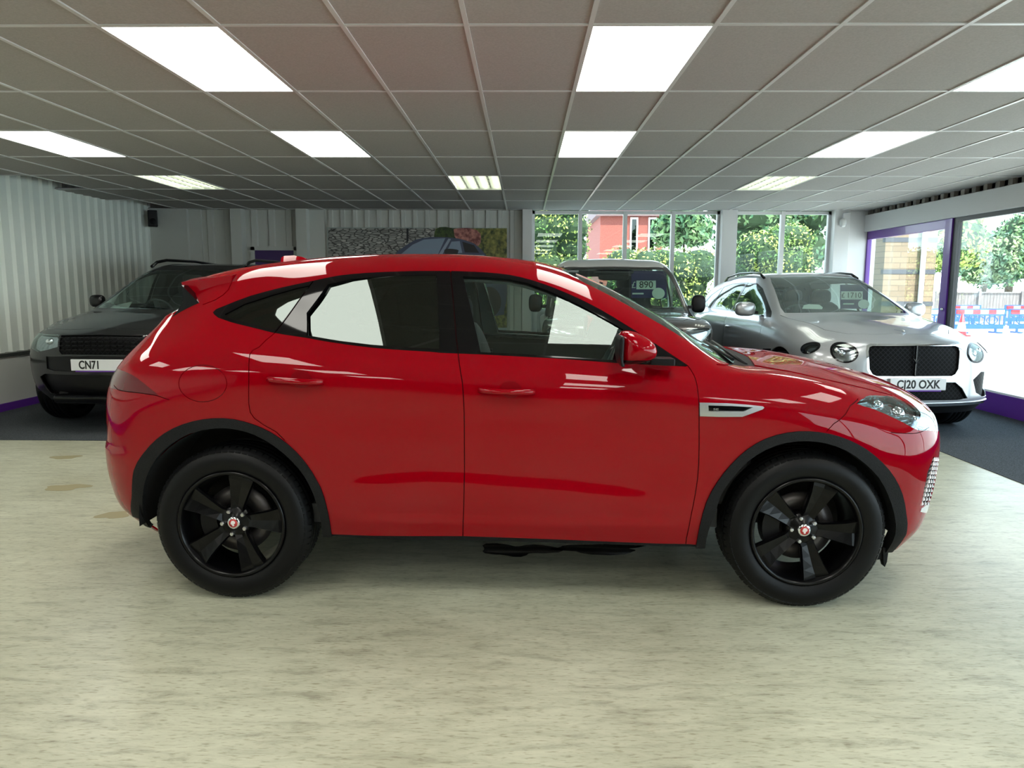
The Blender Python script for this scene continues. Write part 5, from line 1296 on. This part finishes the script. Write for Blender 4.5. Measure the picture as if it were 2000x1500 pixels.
_, bd = cut(bd, circ(-.02, .40, .43)); _, bd = cut(bd, circ(2.90, .40, .43))
gi, bd = cut(bd, [(-.01, .79), (.38, .79), (.41, .82), (.41, .975), (-.01, .985)], 'front', ft)
hp_, bd = cut(bd, [(.43, .86), (.55, .83), (.70, .80), (.84, .83), (.88, .93), (.84, .975), (.43, .975)], 'front', lambda c_: c_[0] > 3.05 and c_[3] > .1)
pk, bd = cut(bd, [(-.01, .62), (.50, .62), (.58, .64), (.58, .76), (-.01, .78)], 'front', ft)
li, bd = cut(bd, [(-.01, .36), (.50, .36), (.62, .38), (.70, .55), (.62, .585), (-.01, .59)], 'front', ft)
sv, bd = cut(bd, [(.90, .46), (.965, .48), (.975, .70), (.93, .72), (.90, .70)], 'front', lambda c_: c_[0] > 3.05 and c_[3] > .05)
wsd, bd = cut(bd, [(-.01, 1.20), (-.01, 1.68), (.55, 1.66), (.615, 1.62), (.70, 1.44), (.78, 1.25), (.77, 1.21)], 'front', lambda c_: 1.2 < c_[0] < 2.6 and c_[5] > .25 and c_[3] > .1)
rwD, bd = cut(bd, [(-.01, 1.25), (.72, 1.25), (.64, 1.58), (-.01, 1.60)], 'front', lambda c_: c_[0] < -.6)
bdlo, bd = cut(bd, [(-.85,1.27), (-.8,1.58), (.3,1.645), (1.0,1.64), (1.3,1.605), (1.55,1.54), (1.9,1.39), (2.22,1.23), (1.4,1.215), (.3,1.23)], 'side', lambda c_: c_[1] > .5)
wq = []
for pl in ([(-.72,1.27), (-.70,1.57), (.10,1.62), (.10,1.25)], [(.18,1.245), (.18,1.625), (1.0,1.625), (1.0,1.23)], [(1.08,1.23), (1.08,1.625), (1.3,1.59), (1.53,1.53), (1.86,1.39), (2.06,1.28), (2.06,1.24)]):
    q, bdlo = cut(bdlo, pl, 'side'); wq.append(q)
rb([(2.3, 1.18), (2.35, .9), (2.32, .4)]); rb([(1.04, 1.22), (1.05, .9), (1.04, .4)])
rb([(3.57, .0), (3.55, .4), (3.45, .70), (3.25, .84), (2.8, .88), (2.4, .90)], 'top', lambda c_: c_[2] > .9)
hood, bd = cut(bd, [(2.36, -.01), (3.57, -.01), (3.55, .4), (3.45, .70), (3.25, .84), (2.8, .88), (2.38, .90)], 'top', lambda c_: c_[2] > .9)
A = M['black_car']
place_parts(Dc, [('body_shell', bd, A, 0, .01, 'both', None), ('bonnet', hood, A, 0, .01, 'both', None), ('grille', gi, M['mesh_grille'], -.015, 0, 'both', None), ('panel_gap', bgap, M['void'], -.006, 0, 'both', None),
    ('headlamp', hp_, M['lamp_glass'], .003, .01, 'pair', None), ('lamp_reflector', hp_, M['lamp_inner'], -.025, 0, 'pair', None), ('plate_recess', pk, M['black_satin'], -.012, 0, 'both', None), ('lower_intake', li, M['black_satin'], -.04, 0, 'both', None),
    ('side_vent', sv, M['black_satin'], -.02, 0, 'pair', None), ('windscreen', wsd, M['glass_screen'], -.002, 0, 'both', None), ('rear_window', rwD, M['glass_clear'], -.002, 0, 'both', None), ('window_surround', bdlo, M['black_gloss'], 0, 0, 'pair', None),
    ('quarter_glass', wq[0], M['glass_dark'], -.003, 0, 'pair', None), ('rear_door_glass', wq[1], M['glass_dark'], -.003, 0, 'pair', None), ('front_door_glass', wq[2], M['glass_clear'], -.003, 0, 'pair', None)])
for s_ in (-1, 1):
    b = MB(); b.tube([(-.7, s_ * .60, 1.72), (-.6, s_ * .60, 1.79), (.2, s_ * .60, 1.815), (1.05, s_ * .60, 1.805), (1.30, s_ * .605, 1.77), (1.42, s_ * .615, 1.71)], .020, 8); b.build('roof_rail', M['black_gloss'], Dc)
    b = MB(); b.ball((3.62, s_ * .56, .905), (.05, .05, .035), 12, 8); b.build('projector', M['chrome'], Dc)
b = MB()
for z in (.835, .875, .915, .955):
    for k in range(12): y = -.36 + .0655 * k; b.box((3.775, y - .022, z - .004), (3.79, y + .028, z + .004))
b.build('grille_slat', M['rim_black'], Dc)
b = MB(); b.prism([(3.55, .27), (3.80, .31), (3.82, .36), (3.80, .385), (3.60, .39)], -.46, .46, 'xz'); b.build('skid_plate', M['frame_grey'] if 'frame_grey' in M else M['black_gloss'], Dc, bevel=.01)
number_plate(Dc, (3.80, 0, .69), .52, 'CN71', -.075, .76)
car_wheels(Dc, -.02, 2.90, .865, .395, .27, .28, steer=.0)
mirrors(Dc, 2.02, .92, 1.28, A, (.06, .085, .075))
cabin(Dc, 2.05, 0, .82, .50, 1.165, (1.35, .45), -.8)
b = MB(); b.box((-.8, -.5, .28), (3.65, .5, .40)); b.box((2.35, -.80, .45), (2.45, .80, 1.10)); b.build('underbody', M['void'], Dc)
b = MB(); b.ball((1.62, 0, 1.56), (.02, .13, .045), 12, 8, .6); b.build('interior_mirror', M['black_satin'], Dc)
for x in (-.02, 2.90):
    for s_ in (-1, 1):
        b = MB(); n = 18; v = []
        for k in range(n + 1):
            t = math.radians(-5 + 190 * k / n)
            for y in (.50, .93): v.append((x + .46 * math.cos(t), s_ * y, .40 + .46 * math.sin(t)))
        b.add(v, [(2 * k, 2 * k + 1, 2 * k + 3, 2 * k + 2) for k in range(n)], True); b.add([v[2 * k] for k in range(n + 1)], [tuple(range(n + 1))]); b.build('arch_liner', M['void'], Dc)

# ------------------------------------------------------------------ grey boxy off-roader
GX0, GY0 = 1.155, 7.85
Gc = empty('grey_car', (GX0, GY0 + 3.25, .005), math.radians(-90), 'boxy dark grey off-roader with a pale roof parked facing the camera before the windows', 'car')
low = [(-.3, .86,.40,.90,.50,.93,.70,.94,.90), (2.9, .86,.40,.90,.50,.935,.70,.945,.90)]
mid = [(-.3, .935,1.05,.90,1.13), (1.4, .935,1.05,.90,1.13), (2.9, .94,1.02,.915,1.085)]
top = [(-.5, .74,1.72,.68,1.79,1.84), (1.3, .74,1.715,.68,1.78,1.835), (1.55, .755,1.685,.69,1.73,1.765), (1.8, .785,1.52,.74,1.55,1.565), (2.1, .835,1.25,.80,1.26,1.27), (2.2, .85,1.16,.81,1.175,1.18), (2.5, .84,1.125,.70,1.15,1.155), (2.9, .84,1.105,.68,1.13,1.135)]
nose = [(3.12,.42),(3.22,.50),(3.25,.68),(3.25,.82),(3.245,.93),(3.235,1.0),(3.22,1.045),(3.18,1.075),(3.12,1.095),(3.05,1.115)]
tail = [(-.70,.42),(-.78,.50),(-.80,.70),(-.80,.90),(-.80,1.05),(-.80,1.13),(-.77,1.45),(-.74,1.70),(-.71,1.76),(-.66,1.80)]
GL = Loft(stations([-.45,-.1,.4,.9,1.3,1.45,1.6,1.8,2.0,2.15,2.3,2.6,2.9], low, mid, top), nose, tail, pn=.55, pt=.35, du=.045, subs=[3,5,5,6,5,4,5,5,4], smooth=1)
bd = GL.polys; ft = lambda c_: c_[3] > .12 and c_[0] > 2.8; bgap = []
_, bd = cut(bd, circ(0, .40, .44)); _, bd = cut(bd, circ(2.50, .40, .44))
rf, bd = cut(bd, [(-.78, -.01), (1.62, -.01), (1.62, .76), (-.78, .76)], 'top', lambda c_: c_[2] > 1.725)
gi, bd = cut(bd, [(-.01, .86), (.56, .86), (.56, 1.02), (-.01, 1.03)], 'front', ft)
hp_, bd = cut(bd, [(.60, .84), (.88, .84), (.90, 1.0), (.86, 1.03), (.60, 1.03)], 'front', lambda c_: c_[0] > 2.9 and c_[3] > .1)
li, bd = cut(bd, [(-.01, .50), (.70, .50), (.70, .70), (-.01, .70)], 'front', ft)
wsd, bd = cut(bd, [(-.01, 1.18), (-.01, 1.715), (.62, 1.70), (.675, 1.65), (.73, 1.50), (.795, 1.22), (.78, 1.185)], 'front', lambda c_: 1.4 < c_[0] < 2.4 and c_[3] > .2)
rwD, bd = cut(bd, [(-.01, 1.18), (.70, 1.18), (.64, 1.62), (-.01, 1.64)], 'front', lambda c_: c_[0] < -.6)
wq = []
for pl in ([(-.6,1.19), (-.6,1.62), (.2,1.64), (.2,1.19)], [(.28,1.18), (.28,1.645), (.95,1.645), (.95,1.18)], [(1.02,1.18), (1.02,1.645), (1.5,1.64), (1.72,1.53), (1.95,1.26), (1.95,1.18)]):
    q, bd = cut(bd, pl, 'side', lambda c_: c_[1] > .5); wq.append(q)
rb([(.98, 1.15), (.98, .45)]); rb([(2.08, 1.13), (2.08, .5)]); rb([(3.06, .0), (3.04, .6), (2.9, .72), (2.2, .80)], 'top', lambda c_: c_[2] > .95)
hood, bd = cut(bd, [(2.2, -.01), (3.06, -.01), (3.04, .6), (2.9, .72), (2.2, .80)], 'top', lambda c_: c_[2] > 1.0)
A = M['grey_car']
place_parts(Gc, [('body_shell', bd, A, 0, .01, 'both', None), ('bonnet', hood, A, .002, .01, 'both', None), ('roof', rf, M['roof_white'], .004, .01, 'both', None), ('grille', gi, M['black_satin'], -.015, 0, 'both', None), ('panel_gap', bgap, M['void'], -.006, 0, 'both', None),
    ('headlamp', hp_, M['lamp_glass'], .003, .01, 'pair', None), ('lamp_reflector', hp_, M['lamp_inner'], -.03, 0, 'pair', None), ('lower_intake', li, M['black_satin'], -.03, 0, 'both', None),
    ('windscreen', wsd, M['glass_screen'], -.002, 0, 'both', None), ('rear_window', rwD, M['glass_clear'], -.002, 0, 'both', None),
    ('quarter_glass', wq[0], M['glass_clear'], -.003, 0, 'pair', None), ('rear_door_glass', wq[1], M['glass_clear'], -.003, 0, 'pair', None), ('front_door_glass', wq[2], M['glass_clear'], -.003, 0, 'pair', None)])
car_wheels(Gc, 0, 2.50, .82, .395, .25, .26)
mirrors(Gc, 1.98, .93, 1.27, M['black_satin'], (.055, .085, .11))
cabin(Gc, 1.95, 0, .80, .60, 1.16, (1.15, .30), -.6)
b = MB(); b.box((-.6, -.5, .30), (3.1, .5, .42)); b.box((2.12, -.75, .45), (2.18, .75, 1.12)); b.build('underbody', M['void'], Gc)
b = MB(); b.ball((1.60, 0, 1.60), (.03, .20, .045), 12, 8, .5); b.ball((1.62, .0, 1.66), (.05, .26, .035), 12, 8, .5); b.build('interior_mirror', M['black_satin'], Gc)
for y0, y1 in ((-.68, -.02), (.04, .68)): b = MB(); b.tube([(2.22, y0, 1.185), (2.14, (y0 + y1) / 2, 1.205), (2.13, y1, 1.215)], .012, 8); b.build('wiper', M['black_satin'], Gc)
for x in (0, 2.50):
    for s_ in (-1, 1):
        b = MB(); n = 18; v = []
        for k in range(n + 1):
            t = math.radians(-5 + 190 * k / n)
            for y in (.50, .90): v.append((x + .46 * math.cos(t), s_ * y, .40 + .46 * math.sin(t)))
        b.add(v, [(2 * k, 2 * k + 1, 2 * k + 3, 2 * k + 2) for k in range(n)], True); b.add([v[2 * k] for k in range(n + 1)], [tuple(range(n + 1))]); b.build('arch_liner', M['void'], Gc)
# ================================================================== cards in the windscreens, poster
def slab(root, name, px, Ys, m_, push=0.0, th=.003):
    """thin card through four sight points; Ys are its depths at the bottom and the top"""
    ys = [p[1] for p in px]; lo, hi = max(ys), min(ys)
    P3 = []
    for u, v in px:
        t = (lo - v) / max(lo - hi, 1e-6); Y = Ys[0] + (Ys[1] - Ys[0]) * t - push; P3.append(Vector(at_y(u, v, Y)))
    n = len(P3); b = MB(); d = Vector((0, th, 0))
    tr = tessellate_polygon([P3])
    b.add(P3, [tuple(t) for t in tr]); b.add([p + d for p in P3], [tuple(t) for t in tr])
    b.add(P3 + [p + d for p in P3], [(i, (i + 1) % n, n + (i + 1) % n, n + i) for i in range(n)])
    o = b.build(name, m_, None); o.parent = root; o.matrix_parent_inverse = root.matrix_world.inverted() if root.matrix_world else Matrix(); return o
def rect(x0, y0, x1, y1): return [(x0, y0), (x1, y0), (x1, y1), (x0, y1)]
def card_text(root, s_, u, v, Y, size, m_, sx=1.0, tilt=0.0):
    """lettering printed in the card's own slanted plane, upright along the card's side edges"""
    p = Vector(at_y(u, v, Y)); q = Vector(at_y(u, v - 10, Y + math.tan(tilt) * 10 * Y / FPX)); return text('price_lettering', s_, size, m_, root, frame_mtx(p, (1, 0, 0), q - p), .0006, 'CENTER', sx)
def tiltp(px_pts, Yf, root, name, m_, push): 
    return slab(root, name, px_pts, Yf, m_, push)
def Yat(v, v0, v1, Y0, Y1): return Y0 + (Y1 - Y0) * (v0 - v) / (v0 - v1)
# card in the grey off-roader: v 582 (bottom) .. 527 (top)
ca = empty('price_card', (0, 0, 0), 0, 'navy price card reading £890 behind the windscreen of the grey off-roader', 'price card', 'price cards in the windscreens')
Y0, Y1 = 9.16, 9.50
def cd(root, x0, y0, x1, y1, nm, m_, push, v0, v1, Ya, Yb):
    return slab(root, nm, rect(x0, y0, x1, y1), (Yat(y1, v0, v1, Ya, Yb), Yat(y0, v0, v1, Ya, Yb)), m_, push)
G = (582, 527, Y0, Y1)
cd(ca, 1233, 529, 1302, 582, 'card_board', M['card_blue'], 0, *G); cd(ca, 1234, 545, 1302, 556, 'card_band', M['navy'], .004, *G)
cd(ca, 1243, 548, 1281, 565, 'price_strip', M['card_pale'], .008, *G); cd(ca, 1234, 567, 1301, 581, 'card_band', M['navy'], .004, *G)
ti = math.atan2(Y1 - Y0, .34)
card_text(ca, '890', 1262, 556.5, Yat(556.5, *G) - .016, .165, M['black_paint'], .72, ti); card_text(ca, '£', 1237.5, 557, Yat(557, *G) - .016, .165, M['card_pale'], .65, ti)
slab(ca, 'card_sticker', [(1286 + 12.5 * math.cos(t), 573 - 11 * math.sin(t)) for t in [2 * math.pi * k / 20 for k in range(20)]], (Yat(584, *G), Yat(562, *G)), M['card_pale'], .010)
cd(ca, 1235, 572, 1257, 575, 'small_print', M['card_pale'], .008, *G)
# card in the silver car
cs = empty('price_card', (0, 0, 0), 0, 'navy price card reading £1710 behind the windscreen of the silver car', 'price card', 'price cards in the windscreens')
G = (604, 546, 8.74, 9.36); ti = math.atan2(.60, .33)
cd(cs, 1641, 556, 1695, 603, 'card_board', M['card_blue'], 0, *G); cd(cs, 1643, 569, 1685, 585, 'price_strip', M['paper'], .010, *G)
card_text(cs, '1710', 1668, 577, Yat(577, *G) - .026, .20, M['black_paint'], .46, ti); card_text(cs, '£', 1646.5, 577, Yat(577, *G) - .026, .18, M['black_paint'], .45, ti)
slab(cs, 'card_sticker', [(1687 + 11 * math.cos(t), 594 - 9 * math.sin(t)) for t in [2 * math.pi * k / 20 for k in range(20)]], (Yat(603, *G), Yat(585, *G)), M['paper'], .012)
cd(cs, 1647, 592, 1668, 595, 'small_print', M['card_pale'], .008, *G)
st = empty('windscreen_sticker', (0, 0, 0), 0, 'pale oval label low on the silver car windscreen, at its left end', 'label')
slab(st, 'label_sheet', [(1567, 603), (1570, 596), (1580, 594), (1600, 595), (1607, 600), (1606, 604)], (8.62, 8.72), M['paper'], .0)
sy = empty('windscreen_sticker', (0, 0, 0), 0, 'small yellow label low on the silver car windscreen, at its right end', 'label')
M['yellow'] = mat('yellow_label', (0.75, 0.62, 0.06), 0.5)
slab(sy, 'label_sheet', [(1748, 597), (1759, 599), (1761, 605), (1751, 604)], (8.90, 9.0), M['yellow'], .0)
dp = empty('paper_sheet', (0, 0, 0), 0, 'white sheet of paper on the dashboard of the black car', 'paper')
slab(dp, 'sheet', [(214, 603), (221, 597), (258, 589), (252, 600), (244, 603)], (8.78, 8.98), M['paper'], .0)

# poster on the back wall
pw = empty('wall_poster', (0, 0, 0), 0, 'wide photo poster of a blue SUV before a stone wall, on the ribbed back wall', 'poster')
Yp = 12.195
m = M['post_stone'] = mat('poster_stone_print', (0.3, 0.3, 0.3), 0.45)
tq = nd(m, 'ShaderNodeTexCoord'); mq = nd(m, 'ShaderNodeMapping'); mq.inputs['Scale'].default_value = (9, 1, 30)
vq = nd(m, 'ShaderNodeTexVoronoi'); vq.feature = 'DISTANCE_TO_EDGE'; vq.inputs['Scale'].default_value = 1.0; v2 = nd(m, 'ShaderNodeTexVoronoi'); v2.inputs['Scale'].default_value = 1.0
rq = nd(m, 'ShaderNodeValToRGB'); rq.color_ramp.elements[0].position = .02; rq.color_ramp.elements[0].color = (.10, .10, .10, 1); rq.color_ramp.elements[1].position = .14; rq.color_ramp.elements[1].color = (1, 1, 1, 1)
r2_ = nd(m, 'ShaderNodeValToRGB'); r2_.color_ramp.elements[0].color = (.20, .20, .19, 1); r2_.color_ramp.elements[1].color = (.62, .61, .58, 1)
mx = nd(m, 'ShaderNodeMixRGB', blend_type='MULTIPLY'); mx.inputs[0].default_value = 1
ln(m, tq.outputs['Object'], mq.inputs[0]); ln(m, mq.outputs[0], vq.inputs['Vector']); ln(m, mq.outputs[0], v2.inputs['Vector'])
ln(m, vq.outputs['Distance'], rq.inputs[0]); ln(m, v2.outputs['Color'], r2_.inputs[0]); ln(m, rq.outputs[0], mx.inputs[1]); ln(m, r2_.outputs[0], mx.inputs[2]); ln(m, mx.outputs[0], P(m).inputs['Base Color'])
M['post_green'] = noisecol(mat('poster_hedge_print', (.1, .15, .03), .45), 14, (0.03, 0.05, 0.015), (0.34, 0.32, 0.08))[0]
M['post_dgreen'] = noisecol(mat('poster_shrub_print', (.1, .15, .03), .45), 16, (0.015, 0.03, 0.012), (0.07, 0.12, 0.03))[0]
M['post_pink'] = noisecol(mat('poster_red_shrub_print', (.3, .06, .06), .45), 18, (0.18, 0.04, 0.04), (0.62, 0.26, 0.22))[0]
M['post_road'] = mat('poster_road_print', (0.36, 0.42, 0.42), .45)
M['post_car'] = mat('poster_car_blue', (0.07, 0.09, 0.16), .4); M['post_hi'] = mat('poster_car_highlight', (0.32, 0.38, 0.50), .4); M['post_dk'] = mat('poster_car_dark', (0.012, 0.014, 0.02), .4); M['post_glass'] = mat('poster_car_glass', (0.26, 0.34, 0.46), .4)
def flat(name, px, m_, k, par=None):
    pts = [at_y(u, v, Yp) for u, v in px]; b = MB(); b.prism([(p[0], p[2]) for p in pts], Yp - .0016 * k - .0012, Yp - .0016 * k + .0006, 'xz'); return b.build(name, m_, par or pw)
b = MB(); b.box((-3.257, Yp, .42), (-.286, Yp + .015, 2.437)); bo = b.build('poster_board', M['post_road'], pw)
flat('stone_wall', [(641, 446), (862, 446), (862, 640), (641, 640)], M['post_stone'], 1)
flat('shrubs', [(851, 446), (990, 446), (990, 640), (851, 640)], M['post_green'], 2)
flat('shrubs', dens([(851, 448), (890, 448), (895, 470), (870, 490), (852, 500)], True, 8), M['post_dgreen'], 3)
flat('red_shrub', dens([(886, 448), (920, 446), (938, 456), (935, 480), (905, 478), (888, 462)], True, 8), M['post_pink'], 4)
flat('drainpipe', [(794, 446), (798, 446), (798, 470), (794, 478)], M['post_dk'], 2)
cp = flat('pictured_car', dens([(770, 500), (778, 490), (795, 478), (812, 468), (832, 464), (862, 463), (895, 466), (925, 475), (938, 485), (948, 497), (955, 505), (985, 525), (990, 560), (985, 605), (960, 618), (760, 618), (745, 560), (752, 515)], True, 12), M['post_car'], 5)
flat('pictured_windscreen', [(784, 496), (806, 478), (828, 468), (870, 465), (856, 496), (848, 498)], M['post_glass'], 6)
flat('pictured_pillar', [(857, 497), (876, 466), (881, 467), (864, 497)], M['post_hi'], 7)
flat('pictured_window', [(871, 495), (882, 472), (898, 471), (903, 494)], M['post_glass'], 6); flat('pictured_window', [(908, 493), (903, 472), (926, 479), (936, 494)], M['post_dk'], 6)
flat('pictured_mirror', dens([(868, 488), (880, 486), (896, 489), (893, 498), (872, 499)], True, 5), M['post_dk'], 8)
flat('pictured_bonnet', [(765, 502), (850, 500), (945, 498), (952, 505), (850, 510), (760, 512)], M['post_hi'], 6)
for (u, v) in ((820, 600), (955, 590)): flat('pictured_wheel', [(u + 24 * math.cos(t), v + 30 * math.sin(t)) for t in [2 * math.pi * k / 20 for k in range(20)]], M['post_dk'], 8)
